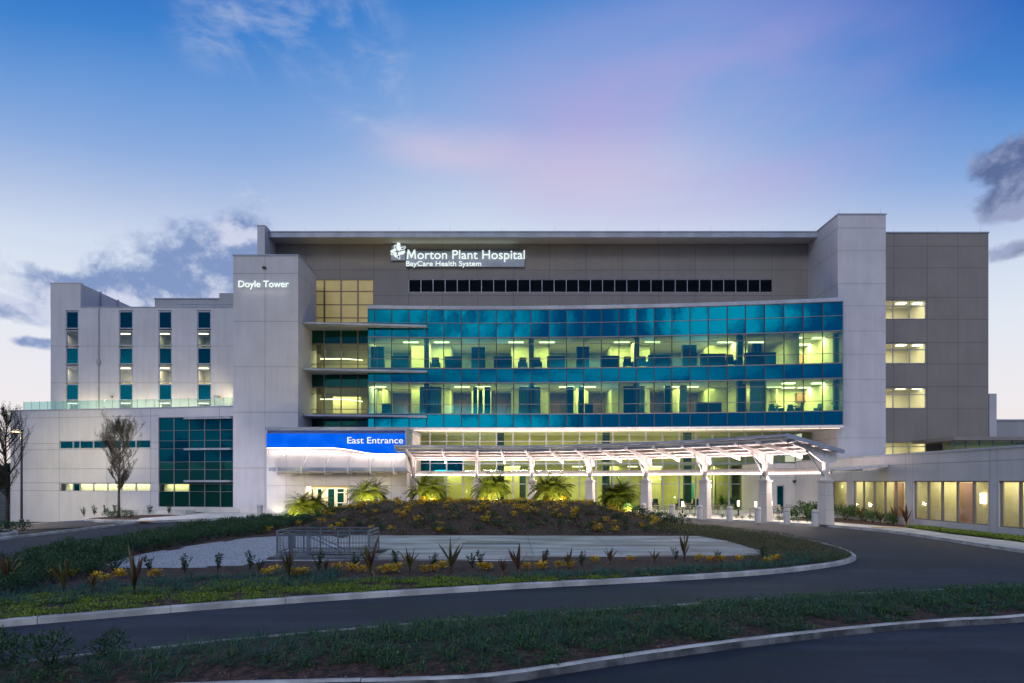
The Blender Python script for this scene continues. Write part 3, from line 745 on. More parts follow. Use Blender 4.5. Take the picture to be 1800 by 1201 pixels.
mb.prism(baypoly(67.9, .12), ZT, ZT+.32, 0); mb.prism(baypoly(67.9, -.1), ZT+.32, ZT+.36, 0)
mb.build('parapet', m_fascia, BLD)
mb = MB(); mb.prism(baypoly(67.9, .10), ZB-.22, ZB-.002, 0); mb.build('bay_soffit', m_wsteel, BLD)
mb = MB(); mb.box(pts[0][0]-.02, pts[0][0]+.06, 64.0, 67.9, ZB, ZT); mb.build('bay_side_wall', m_fascia, BLD)
mb = MB(); mb.box(pts[-1][0]-.05, pts[-1][0]+.03, pts[-1][1], 61.75, ZB, ZT); mb.build('bay_end_wall', m_fascia, BLD)
# floors of the bay
mb = MB()
for z0, z1 in ((ZB, Z9-.02), (Z6+.0, Z5-.02), (Z2+.0, ZT)):
    mb.prism(baypoly(74, -.22), z0+.01, z1, 0)
mb.build('floor_slab', [m_intf], BLD)
mb = MB()
for z in (Z6-.02, Z2-.02): mb.prism(baypoly(74, -.24), z-.03, z, 0)
mb.build('ceiling', [m_intw], BLD)
# back wall, party walls, closets, columns
for (z0, z1, fl) in ((Z9-.02, Z6-.05, 0), (Z5-.02, Z2-.05, 1)):
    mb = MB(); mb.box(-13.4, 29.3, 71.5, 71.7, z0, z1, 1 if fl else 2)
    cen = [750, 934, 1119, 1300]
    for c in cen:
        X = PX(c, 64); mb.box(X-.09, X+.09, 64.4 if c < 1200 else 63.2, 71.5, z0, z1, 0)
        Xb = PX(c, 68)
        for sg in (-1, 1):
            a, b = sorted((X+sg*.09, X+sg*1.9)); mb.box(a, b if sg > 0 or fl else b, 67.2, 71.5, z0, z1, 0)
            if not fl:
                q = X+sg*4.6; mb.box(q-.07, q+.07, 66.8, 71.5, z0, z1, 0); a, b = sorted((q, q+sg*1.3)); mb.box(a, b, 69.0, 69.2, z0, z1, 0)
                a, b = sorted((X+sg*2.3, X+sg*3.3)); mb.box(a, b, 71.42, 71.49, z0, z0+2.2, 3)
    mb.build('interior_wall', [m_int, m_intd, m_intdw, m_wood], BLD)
    for c in cen:
        X = PX(c, bayY(PX(c, 63))+.35); Y = bayY(X)+.4
        mb = MB(); mb.box(X-.22, X+.22, Y-.2, Y+.25, z0, z1); mb.build('column', m_teal, BLD)
    for c in cen:
        for sg in (-1, 1):
            if fl: xx = PX(c+sg*27, 66); yy = 65.6
            else: xx = PX(c+sg*(85 if sg < 0 else 62), 66); yy = 66.0
            if xx < -13 or xx > 28: continue
            mb = MB(); mb.box(xx-.72, xx+.72, yy, yy+.18, z1-.09, z1-.01); mb.build('ceiling_light', m_lamp, BLD)
            area('room_light', (xx, yy, z1-.12), (0,0,0), 1.5, .3, 75 if fl else 62, (1,.90,.45))
        if not fl:
            for sg in (-1, 1):
                mb = MB(); X = PX(c, 67)+sg*.35; mb.lathe((X, 67.0, z0+2.2), [(.07,0),(.09,.1),(.07,.22)], 8); mb.build('wall_lamp', m_lampw, BLD)
                point('lamp_glow', (X, 66.6, z0+2.3), 12, (1,.8,.5))
for z in (Z2-.12, Z6-.12):
    for px in (705, 842, 1026, 1210): area('ward_fill', (PX(px, 67.5), 67.6, z), (0,0,0), 5.0, 3.0, 230 if z > 12 else 170, (1,.88,.42))  # added fill lamps between the fittings, brightening the rear of the rooms
# the two bright end rooms
for (z0, z1, xs, w) in ((Z9-.02, Z6-.05, (1388, 1452), 40), (Z5-.02, Z2-.05, (1400, 1455), 46)):
    for px in xs:
        for yy in (63.5, 66.5):
            X = PX(px, yy); 
            if X > 29.0: X = 28.6
            mb = MB(); mb.box(X-.55, X+.55, yy, yy+.55, z1-.08, z1-.01); mb.build('ceiling_light', m_lamp, BLD)
            area('room_light', (X, yy+.2, z1-.12), (0,0,0), 1.0, .6, w*1.15, (1,.92,.55))
    mb = MB(); xw = PX(1344 if z0 < 10 else 1398, 62.6); mb.box(xw-.08, xw+.08, bayY(xw)+.3, 71.5, z0, z1); mb.box(xw, 29.3, 68.2, 68.4, z0, z1); mb.box(29.1, 29.3, 61.9, 68.2, z0, z1)
    mb.build('interior_wall', [m_int], BLD)

# ---- recessed curtain wall between the tower and the bay (three storeys)
YRc = 65.0; f2 = FX(YRc)
rc = [PX(545,YRc)-.3, PX(570,YRc), PX(599.5,YRc), PX(629,YRc), pts[0][0]*YRc/64+.25]
rowsR = [(PZ(605,YRc), PZ(580,YRc), 's'), (PZ(648,YRc), PZ(605,YRc), 'v'), (PZ(681,YRc), PZ(657,YRc), 's'), (PZ(728,YRc), PZ(681,YRc), 'v'), (PZ(758,YRc)-1, PZ(736,YRc), 's')]
for i in range(4):
    for z0, z1, k in rowsR:
        hs = [] if k == 's' else [z1-(z1-z0)*.25, z0+(z1-z0)*.18]
        f2.win(BLD, 'spandrel_panel' if k == 's' else 'window', rc[i]+60, rc[i+1]+60, z0, z1, (), hs, [m_spd if k == 's' else m_gg, m_frameb], fw=.06, d=0, tilt=.004)
mb = MB()
for z0, z1 in ((PZ(581,YRc), PZ(567,YRc)), (PZ(657,YRc), PZ(648,YRc)), (PZ(736,YRc), PZ(728,YRc))): mb.box(rc[0], rc[-1], YRc-.05, YRc+.2, z0, z1)
mb.build('slab_edge', m_walld, BLD)
mb = MB()
for z in (PZ(657,YRc)+.1, PZ(736,YRc)+.1, PZ(581,YRc)): mb.box(rc[0], rc[-1], YRc+.3, 72, z, z+.35, 0)
mb.box(rc[0]-2, rc[-1]+1, 71, 71.2, 8, 18, 1); mb.box(rc[0]+1.6, rc[0]+4.4, 68.4, 68.6, PZ(728,YRc), PZ(690,YRc), 1)
mb.build('interior_wall', [m_intf, m_int], BLD)
for z in (PZ(610,YRc), PZ(684,YRc)):
    area('lobby_light', (PX(596,67), 67.6, z), (0,0,0), 3.4, 2.0, 85, (1,.88,.58))
    mb = MB(); zz = z-.7; a = (PX(560,67), 67.6); b = (PX(604,67), 67.6); c = (PX(640,67), 66.2)
    mb.box(a[0], b[0], 67.6, 67.7, zz, zz+.08); mb.tube((b[0], 67.65, zz+.04), (c[0], 66.2, zz-.35), .05, n=4); mb.build('cove_light', m_lamp, BLD)
# projecting sun shelves
for py, xr in ((571, 750), (651.5, 750), (731.5, 749)):
    z = PZ(py, 62.8); x0 = PX(522, 60.9); mb = MB()
    x1 = PX(xr, 63.4)
    mb.hexa([(x0,62.0,z-.06),(x1,63.3,z-.06),(x1,65,z-.06),(x0,65,z-.06),(x0,62.0,z+.09),(x1,63.3,z+.09),(x1,65,z+.09),(x0,65,z+.09)])
    mb.build('sun_shelf', m_fascia, BLD)

# ---- ground floor glass wall under the bay
YG = 67.0; f3 = FX(YG)
mods = [690]+[726.7+29.2*i for i in range(25)]
rowsG = [PZ(v, YG) for v in (903, 851, 833, 814.7, 800, 776, 757)]
for i in range(len(mods)-1):
    a0, a1 = PX(mods[i],YG)+60, PX(mods[i+1],YG)+60
    kinds = {(0,0):0}
    dark = i in (0,1,2,3) 
    for k in range(7): kinds[(0,k)] = 0
    kinds[(0,3)] = 2 if dark else 0
    kinds[(0,2)] = 2 if dark else 0; kinds[(0,4)] = 0
    f3.win(BLD, 'window', a0, a1, .15, PZ(757,YG)+.1, (), rowsG[1:6], [m_gg, m_metal if i%1 == 0 else m_frame, m_spt], fw=.07, d=0, tilt=.003, kinds=kinds)
mb = MB(); mb.box(-14, 29.4, 73.5, 73.7, 0, 8, 0); mb.box(-14, 29.4, YG+.3, 73.5, 4.55, 4.9, 2); mb.box(-14, 29.4, YG+.3, 73.5, 7.85, 8, 2); mb.box(-14, -13.8, YG+.3, 73.5, 0, 8, 0)
for px, y1 in ((780, 70), (884, 70.5), (1075, 69.5), (1140, 71), (1262, 70), (1335, 70.4)): X = PX(px, 69); mb.box(X-.08, X+.08, y1, 73.5, .15, 4.55, 0); mb.box(X, X+1.7, y1, y1+.1, .15, 4.55, 0)
mb.box(-14, 29.3, YG+.2, 74, .0, .14, 1); mb.box(23.5, 23.7, YG+.3, 74, 0, 4.5, 0)
mb.build('interior_wall', [m_intg, m_intf, m_intw], BLD)
for px in (880, 1065, 1208):
    X = PX(px, 67.8); mb = MB(); mb.box(X-.35, X+.35, 67.5, 68.1, .14, 7.85); mb.build('column', m_teal, BLD)
for x in (-6, -1, 4, 9, 14, 19):
    area('lobby_light', (x, 69.8, 4.5), (0,0,0), 3.6, 2.4, 120, (1,.96,.55)); area('lobby_light', (x, 69.8, 7.8), (0,0,0), 3.6, 2.4, 40, (1,.9,.6))
for px in (905, 1340, 1155, 1015, 1110):
    mb = MB(); X = PX(px, 70.5); mb.box(X-.55, X+.55, 70.2, 70.4, 4.45, 4.54); mb.build('ceiling_light', m_lamp, BLD)
for px in (1203, 1250):
    mb = MB(); X = PX(px, 69.8); mb.lathe((X, 69.8, 2.35), [(.08,0),(.10,.2),(.08,.4)], 8); mb.build('wall_lamp', m_lampw, BLD)
# soffit strip light under the front edge of the bay
mb = MB()
for i in range(nB):
    (xa, ya), (xb, yb) = pts[i], pts[i+1]; g = Fr(xa, ya+.5, xb, yb+.5); g.box(mb, .06, g.L-.06, ZB-.26, ZB-.225, -.06, .06)
mb.build('strip_light', emit('soffit_led', (1,.78,.55), 2.2), BLD)
for x in (-9, -1, 7, 15, 23): area('soffit_glow', (x, bayY(x)+1.6, 6.6), (R(180),0,0), 7.5, 1.2, 26, (1,.80,.50))

# ---- right block, behind the right stair tower
YR = 66.2; f4 = FX(YR); xr0, xr1 = 33.0, PX(1737.5, YR); zt = PZ(410, YR)
wx0, wx1 = PX(1549,YR), PX(1628.5,YR)
wr = [(561,527),(639,603),(718,682),(803,777)]
ops = [(wx0+60, wx1+60, PZ(a,YR), PZ(b,YR)) for a, b in wr]
mb = MB(); f4.wall(mb, xr0+60, xr1+60, 0, zt, ops, .22)
f4.joints(mb, [60+PX(1571,YR), 60+PX(1630,YR), 60+PX(1684,YR)], [PZ(v,YR) for v in (433,471,523,561.5,602,640,680,719,777)], xr0+60, xr1+60, 0, zt, ops, w=.02)
mb.q([(xr1,YR,0),(xr1,95,0),(xr1,95,zt),(xr1,YR,zt)]); mb.box(xr0, xr1+.06, YR-.07, YR+.5, zt, zt+.12, 2)
mb.build('side_block_wall', [m_walld, m_jointd, m_fascia], BLD)
for (a, b) in wr:
    z0, z1 = PZ(a,YR), PZ(b,YR); h = z1-z0
    f4.win(BLD, 'side_window', wx0+60, wx1+60, z0, z1, [60+PX(1571,YR), 60+PX(1599.5,YR)], [z1-h*.32], [m_gc, m_fascia], fw=.065, d=-.12)
    mb = MB(); mb.box(wx0-.5, wx1+1, YR+.3, 72, z0-.5, z0-.1, 1); mb.box(wx0-.5, wx1+1, YR+.3, 72, z1+.3, z1+.4, 2); mb.box(wx0-.5, wx1+1, 71, 71.2, z0-.1, z1+.3, 0)
    mb.box(wx1+.9, wx1+1, YR+.3, 72, z0-.1, z1+.3, 2)
    mb.build('interior_wall', [m_intw, m_intf, m_intw], BLD)
    area('room_light', ((wx0+wx1)/2, 68.4, z1+.22), (0,0,0), 3.6, 2.0, 95, (1,.88,.52))
    for px in (1583, 1612): mb = MB(); X = PX(px, 68.6); mb.box(X-.4, X+.4, 68.3, 68.8, z1+.18, z1+.26); mb.build('ceiling_light', m_lamp, BLD)
for px in (535, 610, 700, 791, 882, 975, 1067, 1158, 1250, 1341, 1433, 1572, 1650, 1726):
    Y = yf if px < 1440 else YR; mb = MB(); zz = ZR1 if px < 1440 else zt+.1; X = PX(px, Y); mb.tube((X, Y+.2, zz), (X, Y+.2, zz+.55), .012, .006, 5); mb.build('lightning_rod', m_metal, BLD)
# furniture silhouettes on the upper floor behind the glass
floorz = {1: Z5-.02, 0: Z9-.02}

# ---- towers
def tower(x0, x1, y0, y1, z0, z1, mat, label, hs, vs_px, foot=None, back=0):
    r = empty('stair_tower', ((x0+x1)/2, (y0+y1)/2, 0), label, 'tower')
    mb = MB(); mb.box(x0, x1, y0, y1, z0, z1, 0)
    fr = FX(y0); fr.joints(mb, [v+60 for v in vs_px], hs, x0+60, x1+60, z0, z1, (), 1, w=.02)
    if x0+x1 > 0: fs = Fr(x0, y1, x0, y0)
    else: fs = Fr(x1, y0, x1, y1)
    fs.joints(mb, [], hs, 0, y1-y0, z0, z1, (), 1, w=.02)
    mb.build('wall', [mat, m_joint], r)
    mb = MB(); mb.box(x0-.06, x1+.06, y0-.06, y1+.06, z1+.002, z1+.12); mb.build('coping', m_fascia, r)
    return r
DX0, DX1, DY = PX(410,60.8), PX(524,60.8), 60.8
DT = tower(DX0, DX1, DY, 66.5, .55, PZ(450,DY), m_wall, 'pale stair tower with small glowing name, left of the glass front', [PZ(v,DY) for v in (481,565,645,725,823)], [PX(466,DY)])
mb = MB(); mb.box(PX(421,DY), DX1, DY+.003, 66, .15, .548); mb.build('plinth', m_wallw, DT)
mb = MB(); mb.lathe((PX(465,DY), DY-.1, PZ(472,DY)), [(.16,0),(.2,.05),(.1,.14)], 10); mb.build('wall_fixture', m_dark, DT)
s2 = empty('illuminated_sign', (PX(465,DY), DY-.05, PZ(508,DY)), 'glowing white name letters near the top of the pale left tower', 'sign')
text_part('lettering', 'Doyle Tower', s2, PX(420,DY), PX(508.5,DY), PZ(505.6,DY), 12*DY/1200, DY-.08, m_sign, bold=.006)
area('sign_glow', (PX(465,DY), DY-.35, PZ(511,DY)), (R(30),0,0), 4.3, .15, 5, (1,.98,.85))
RT = tower(XT0, XT1, YT, 69.5, 0, PZ(378,YT), m_wall, 'tall pale stair tower at the right end of the curved glass', [PZ(v,YT) for v in (401,441,499,538,582,623,667,707,770)], [])
for px in (1475, 1548): mb = MB(); X = PX(px, YT)+.1; mb.tube((X, YT+.2, 27.2), (X, YT+.2, 27.8), .012, .006, 5); mb.build('lightning_rod', m_metal, RT)

# ---- entrance pavilion with the blue sign wall
YE = 58.0; fe = FX(YE); ex0, ex1 = PX(469,YE), PX(715,YE); ez = PZ(757,YE)
EP = empty('entrance_pavilion', ((ex0+ex1)/2, YE+3, .15), 'projecting white entrance wall with a glowing blue sign band and door', 'entrance')
dop = (PX(536,YE)+60, PX(614,YE)+60, .15, PZ(854,YE))
mb = MB(); fe.wall(mb, ex0+60, ex1+60, .15, PZ(799,YE), [dop], 2.2)
fe.wall(mb, ex0+60, ex1+60, PZ(799,YE), ez, [], 0, 0, -.35)
fe.joints(mb, [60+PX(v,YE) for v in (503,536,573,614,648,688)], [PZ(854,YE)], ex0+60, ex1+60, .15, PZ(800,YE), [dop], w=.014)
mb.q([(ex1,YE,.15),(ex1,67,.15),(ex1,67,ez),(ex1,YE,ez)], 0); mb.q([(ex0,YE,.15),(ex0,67,.15),(ex0,67,ez),(ex0,YE,ez)], 0)
mb.q([(ex0,YE,PZ(799,YE)),(ex1,YE,PZ(799,YE)),(ex1,YE+.35,PZ(799,YE)),(ex0,YE+.35,PZ(799,YE))], 0)
mb.build('wall', [m_wallw, m_joint], EP)
mb = MB(); mb.box(ex0-.05, ex1+.05, YE-.25, 67, ez, ez+.28); mb.box(ex1-.1, ex1+.05, YE-.25, YE+.3, PZ(797,YE), ez); mb.build('roof', m_fascia, EP)
top = PZ(762.5,YE)
wave = [(469,787.4),(560,787.0),(585,787.2),(600,788.5),(615,790.6),(630,793.2),(645,796),(660,797.6),(680,797.9),(712,798)]
mb = MB()
for (a, b), (c, d) in zip(wave, wave[1:]):
    A = [PX(a,YE), PZ(b,YE)]; C = [PX(c,YE), PZ(d,YE)]
    mb.hexa([(A[0],YE-.12,A[1]),(C[0],YE-.12,C[1]),(C[0],YE-.02,C[1]),(A[0],YE-.02,A[1]),(A[0],YE-.12,top),(C[0],YE-.12,top),(C[0],YE-.02,top),(A[0],YE-.02,top)])
mb.build('sign_band', m_blue, EP)
text_part('lettering', 'East Entrance', EP, PX(611.5,YE), PX(709,YE), PZ(779.7,YE), 11.6*YE/1200, YE-.14, m_signw, depth=.05, bold=.0)
for a, b, c in ((469,560,788), (560,620,789.5), (620,660,795), (660,712,799)):
    area('wall_wash', (PX((a+b)/2,YE), YE-.25, PZ(c,YE)-.03), (R(16),0,0), (b-a)*YE/1200*.96, .12, (b-a)*.34, (1,.80,.70))
mb = MB()
for (a, b), (c, d) in zip(wave, wave[1:]):
    mb.tube((PX(a+.6,YE), YE-.06, PZ(b,YE)-.03), (PX(c-.6,YE), YE-.06, PZ(d,YE)-.03), .03, n=5)
mb.build('strip_light', m_led, EP)
# small entrance canopy with hangers
cx0, cx1 = PX(475,YE-1.6), PX(717,YE-1.6)
mb = MB(); z = PZ(825,YE-1.6)
mb.box(cx0, cx1, YE-2.0, YE-1.9, z-.16, z+.14, 0); mb.hexa([(cx0,YE-1.9,z-.02),(cx1,YE-1.9,z-.02),(cx1,YE,z-.30),(cx0,YE,z-.30),(cx0,YE-1.9,z+.06),(cx1,YE-1.9,z+.06),(cx1,YE,z-.22),(cx0,YE,z-.22)], 1)
mb.build('canopy', [m_fascia, m_wsteel], EP)
for px in (495,537,577,617,656,696):
    X = PX(px, YE-.9); mb = MB(); mb.tube((X, YE-.02, PZ(797,YE)), (X*1.0, YE-1.85, z+.12), .03, n=6); mb.box(X-.04, X+.04, YE-2.04, YE-.05, z-.42, z-.30, 0); mb.box(X-.05, X+.05, YE-2.08, YE-1.96, z-.36, z+.2)
    mb.build('hanger_rod', m_wsteel, EP)
area('canopy_glow', (PX(590,YE), YE-.9, z-.5), (0,0,0), 10, .3, 55, (1,.86,.74))
# door recess
yd = YE+2.1; fd = FX(yd)
mb = MB(); mb.box(dop[0]-60, dop[1]-60, yd, yd+.1, .15, dop[3], 0)
x1_, x2_ = PX(575,yd), PX(607,yd)
mb.build('recess_wall', [M('cream_paint', (.62,.56,.38), .8)], EP)
for k, (a, b) in enumerate(((544,552),(558,567),(576,589.5),(592.5,606),(609,613))):
    nm = 'door' if k in (2, 3) else 'side_light'
    DOOR = fd.win(EP, nm, PX(a,yd)+60, PX(b,yd)+60, .22, dop[3]-.25, (), ([1.1, 2.0] if k == 3 else []), [m_spt if k < 2 else m_spd, m_wsteel], fw=.05, d=.10)
mb = MB(); X = PX(591, yd); mb.tube((X-.1, yd-.2, .9), (X-.1, yd-.2, 1.6), .02, n=6); mb.build('door_handle', m_metal, DOOR)
area('door_light', (PX(574,YE+1), YE+1.1, dop[3]-.08), (0,0,0), 3.2, 1.2, 60, (1,.85,.58))
spot('wall_uplight', (PX(490,YE), YE-.7, .3), (PX(488,YE), YE, 1.2), 60, (1,.88,.62), 120)
spot('tower_flood', (-19.5, 51, 2.0), (-22.2, 60.8, 3.2), 900, (.95,.86,1), 52, 1)

# ---- right white wall with a service door, closing the terrace
YW = 61.5; fw_ = FX(YW); wa, wb = PX(1340,YW), 26.0
SW = empty('terrace_wall', ((wa+wb)/2, YW, .15), 'white terrace wall with a glazed service door beside the last canopy columns', 'wall')
mb = MB(); dp = (PX(1365,YW)+60, PX(1379,YW)+60, .15, PZ(853,YW)); fw_.wall(mb, wa+60, wb+60, .15, 4.6, [dp], .2); fw_.joints(mb, [60+PX(1401,YW)], [PZ(840,YW)], wa+60, wb+60, .15, 4.6, [dp]); mb.box(wa, wb, YW+.25, YW+.5, .15, 4.6)
mb.q([(wa,YW,.15),(wa,67,.15),(wa,67,4.6),(wa,YW,4.6)])
mb.build('wall', [m_wallw, m_joint], SW)
fw_.win(SW, 'door', dp[0], dp[1], .17, dp[3], (), (), [m_spt, m_metal], fw=.09, d=-.08)
for px, py, mm in ((1397,846,m_dark),(1424,845,m_bluep)): mb = MB(); X = PX(px,YW-.2); mb.box(X-.12, X+.12, YW-.32, YW-.002, PZ(py,YW)-.05, PZ(py,YW)+.07); mb.box(X-.03, X+.03, YW-.2, YW-.002, PZ(py,YW)-.18, PZ(py,YW)-.05); mb.build('wall_camera', mm, SW)

# ---- older wing on the left, behind
YO = 75.0; fo = FX(YO); ox0, ox1 = PX(89,YO), -27.0
OW = empty('patient_wing', ((ox0+ox1)/2, YO+6, 0), 'old pale wing with four vertical window strips beyond the roof terrace', 'building')
zo = PZ(541,YO)
strips = [(115.5,138),(209,233.5),(278.5,302),(346.5,371)]
rws = [(547,578),(580.5,608),(611,640.5),(643,672),(675,704),(706.5,722)]
ops = [(PX(a,YO)+60, PX(b,YO)+60, PZ(735,YO), PZ(545.5,YO)) for a, b in strips]
mb = MB(); fo.wall(mb, ox0+60, ox1+60, 0, zo, ops, .35)
fo.joints(mb, [60+PX(v,YO) for v in (174,)], [PZ(v,YO) for v in (608.5,673)], ox0+60, ox1+60, 0, zo, ops, w=.02)
mb.q([(ox0,YO,0),(ox0,90,0),(ox0,90,zo),(ox0,YO,zo)][::-1]); mb.box(ox0, ox1, YO+.01, 88, zo-.3, zo-.02)
mb.build('wall', [m_wall, m_joint], OW)
mb = MB(); mb.box(ox0-.02, PX(141.5,YO), YO+.002, YO+.4, zo-.1, PZ(498.5,YO)); xs_ = PX(141.5,YO)
mb.box(xs_-.35, xs_, YO+.4, 86.5, zo-.1, PZ(498.5,YO)); mb.box(ox0-.06, xs_+.04, YO-.04, YO+.4, PZ(498.5,YO), PZ(498.5,YO)+.1)
for y in (78.5, 82.0): mb.box(xs_, xs_+.15, y, y+.15, zo-.1, PZ(498.5,YO)+.1, 1)
mb.build('screen_wall', [m_wall, m_fascia], OW)
mb = MB(); mb.box(PX(141,YO), ox1, YO-.05, YO+.2, zo, zo+.1); mb.build('coping', m_fascia, OW)
mb = MB(); mb.box(PX(272,80), PX(388,80), 80, 86, zo-.1, PZ(526,80), 0); mb.box(PX(388,80), -27, 79.6, 86, zo-.1, PZ(517,80), 0); mb.box(PX(272,80)-.1, PX(388,80), 79.9, 86, PZ(526,80), PZ(526,80)+.12, 1)
mb.tube((PX(310,78), 78, PZ(535,78)), (PX(410,78), 78, PZ(535,78)), .05, n=6, slot=1)
mb.build('penthouse', [m_wallg, m_fascia], OW)
for si, (a, b) in enumerate(strips):
    for ri, (t, bt) in enumerate(rws):
        mt = m_spt if ri % 2 == 0 else m_gr
        fo.win(OW, 'spandrel_panel' if ri % 2 == 0 else 'window', PX(a,YO)+60, PX(b,YO)+60, PZ(bt,YO), PZ(t,YO), (), (), [mt, m_fascia], fw=.11, d=-.08, tilt=.004)
for ri, (t, bt) in enumerate(rws):
    if ri % 2 == 0: continue
    z0, z1 = PZ(bt,YO), PZ(t,YO)
    mb = MB(); mb.box(ox0+.3, ox1, YO+.5, 81, z1+.15, z1+.25, 0); mb.box(ox0+.3, ox1, YO+.5, 81, z0-1.0, z0-.9, 1); mb.box(ox0+.3, ox1, 80, 80.2, z0-.9, z1+.15, 0)
    for px in (170, 255, 323): X = PX(px, YO); mb.box(X-.1, X+.1, YO+.5, 80, z0-.9, z1+.15, 0)
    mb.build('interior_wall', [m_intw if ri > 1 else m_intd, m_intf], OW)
    for k, px in enumerate((127, 221, 290, 358)):
        X = PX(px, 77.5); e = {1: (14, 30, 40, 45), 3: (22, 55, 50, 65), 5: (60, 65, 75, 75)}[ri][k]
        area('room_light', (X, 77.4, z1+.1), (0,0,0), 1.6, 1.0, e, (1,.88,.60))
        if k or ri == 5:
            mb = MB(); mb.box(X-.6, X+.6, 77.2, 77.4, z1+.04, z1+.12); mb.build('ceiling_light', m_lamp, OW)
mb = MB(); X = PX(174,YO); mb.lathe((X, YO-.15, PZ(641,YO)), [(.1,0),(.22,.2),(.2,.5)], 8); mb.tube((X, YO-.08, 10), (X, YO-.08, zo), .05, n=6, slot=0); mb.build('downpipe', m_metal, OW)
for px in (197, 386): mb = MB(); X = PX(px,YO-.2); mb.lathe((X, YO-.25, PZ(700,YO)), [(.08,0),(.16,.1),(.12,.22)], 8); mb.build('wall_fixture', m_frameb, OW)
for z in (PZ(697,74), PZ(707,74)):
    mb = MB(); mb.lathe((-29.9, 73.9, z-.1), [(.1,0),(.12,.1),(.1,.2)], 8); mb.build('wall_lamp', m_lampw, OW)
spot('terrace_flood', (-30.0, 73.6, PZ(701,74)), (-40, 75, 13), 500, (1,.84,.50), 150, 1); point('terrace_glow', (-30.2, 73.6, PZ(700,74)), 60, (1,.84,.5))
for px in (150, 240, 320): area('terrace_wash', (PX(px,74), 73.4, 10.6), (R(115),0,0), 5, .3, 48, (1,.86,.52))

# ---- low left wing
fl = Fr(-49.3, 67.1, -24.9, 62.9)
LW = empty('low_wing', (-37, 66, 0), 'low pale wing on the left with a teal glass bay and two slot windows', 'building')
SX = fl.sx; ztl = 9.87
def op(px0, px1, py0, py1): a, b = SX(px0), SX(px1); m_ = (a+b)/2; return (a, b, fl.z(m_, py1), fl.z(m_, py0))
o1 = op(104.5, 264.5, 774.5, 788.5); o2 = op(104.5, 264.5, 849.5, 864); oc = op(278.5, 409.5, 733, 891.5)
mb = MB(); fl.wall(mb, 0, fl.L, -1.6, ztl, [o1, o2, oc], .2)
fl.joints(mb, [SX(104), SX(188), SX(265), SX(386)], [fl.z(10, v) for v in (733, 779, 790, 824, 849, 863)], 0, SX(278), -1.6, ztl, [o1, o2, oc], w=.022)
mb.q([fl.p(0,-1.6,0), fl.p(0,-1.6,-16), fl.p(0,ztl,-16), fl.p(0,ztl,0)]); fl.box(mb, 0, fl.L, ztl-.5, ztl-.3, -16, -.05)
mb.build('wall', [m_wall, m_joint], LW)
mb = MB(); fl.box(mb, -.05, fl.L, ztl, ztl+.1, -.4, .05); mb.build('coping', m_fascia, LW)
mb = MB(); fl.box(mb, SX(279), fl.L, .12, oc[2], .03, .18); mb.build('plinth', m_wallw, LW)
pcs = [104.5,128,140,163.5,188.5,213,238.5,264.5]
for i in range(7):
    for o_, kk in ((o1, 0), (o2, 1)):
        fl.win(LW, 'window', SX(pcs[i]), SX(pcs[i+1]), o_[2], o_[3], (), (), [(m_spt if (kk == 0 or i == 1) else m_gc), m_metal], fw=.07, d=-.08, tilt=.004)
mb = MB(); fl.box(mb, SX(104), SX(265), o2[2]-.1, o2[3]+.1, -.9, -.8, 0); fl.box(mb, SX(104), SX(265), o2[3]+.12, o2[3]+.2, -.9, -.25, 0); mb.build('interior_wall', [m_intw], LW)
p_ = fl.p((o2[0]+o2[1])/2, o2[3]+.06, -.5); area('room_light', p_, (0,0,math.atan2(fl.d.y, fl.d.x)), 9.0, .3, 42, (1,.95,.62))
ccs = [278.5,305,332,359,386.5,409.5]; crs = [733,756.5,774.5,788.5,812,825.7,851,864.3,891.5]
mid = (oc[0]+oc[1])/2; zs_ = [fl.z(mid, v) for v in crs]
for i in range(5):
    kinds = {(0, k): (3 if k < 4 else 0) for k in range(8)}
    kinds[(0, 1)] = 2 if i < 2 else 3
    fl.win(LW, 'window', SX(ccs[i]), SX(ccs[i+1]), oc[2], oc[3], (), sorted(zs_[1:-1]), [m_spt, m_frame, m_gg if i < 2 else m_spt, m_spd], fw=.045, d=-.1, tilt=.007, kinds=kinds)
a, b = SX(279), SX(332); mb = MB(); fl.box(mb, a, b, zs_[7]-.1, zs_[6]+.1, -.9, -.8, 0); mb.build('interior_wall', m_intw, LW)
p_ = fl.p((a+b)/2, zs_[6]+.02, -.5); area('room_light', p_, (0,0,math.atan2(fl.d.y, fl.d.x)), 2.4, .3, 12, (1,.9,.55))
for py, px0 in ((846, 328), (790, 328), (736, 328)):
    mb = MB(); fl.box(mb, SX(px0), SX(409.5), fl.z(mid, py)-.09, fl.z(mid, py)+.09, .0, .45); mb.build('sun_shelf', m_metal, LW)
spot('yard_flood', (-38, 50, 7.5), (-41, 66, 3.5), 650, (1,.86,.50), 62, .9, .3)
area('yard_wash', (-27, 50, 7), (R(72),0,R(50)), 2, 2, 260, (.92,.9,1))
# glass balustrade on the roof terrace
GB = empty('glass_balustrade', (-37, 66.5, ztl), 'pale green glass balustrade along the low left roof', 'railing')
k = 0; a = SX(33)
while a < fl.L-1.0:
    mb = MB(); fl.box(mb, a+.03, a+.87, ztl+.1, ztl+.95, -.55, -.535); mb.build('glass_panel', m_gb, GB)
    mb = MB(); q0 = fl.p(a, ztl-.3, -.56); mb.tube(q0, (q0[0], q0[1], ztl+.98), .022, n=6); mb.build('post', m_metal, GB)
    a += .9; k += 1

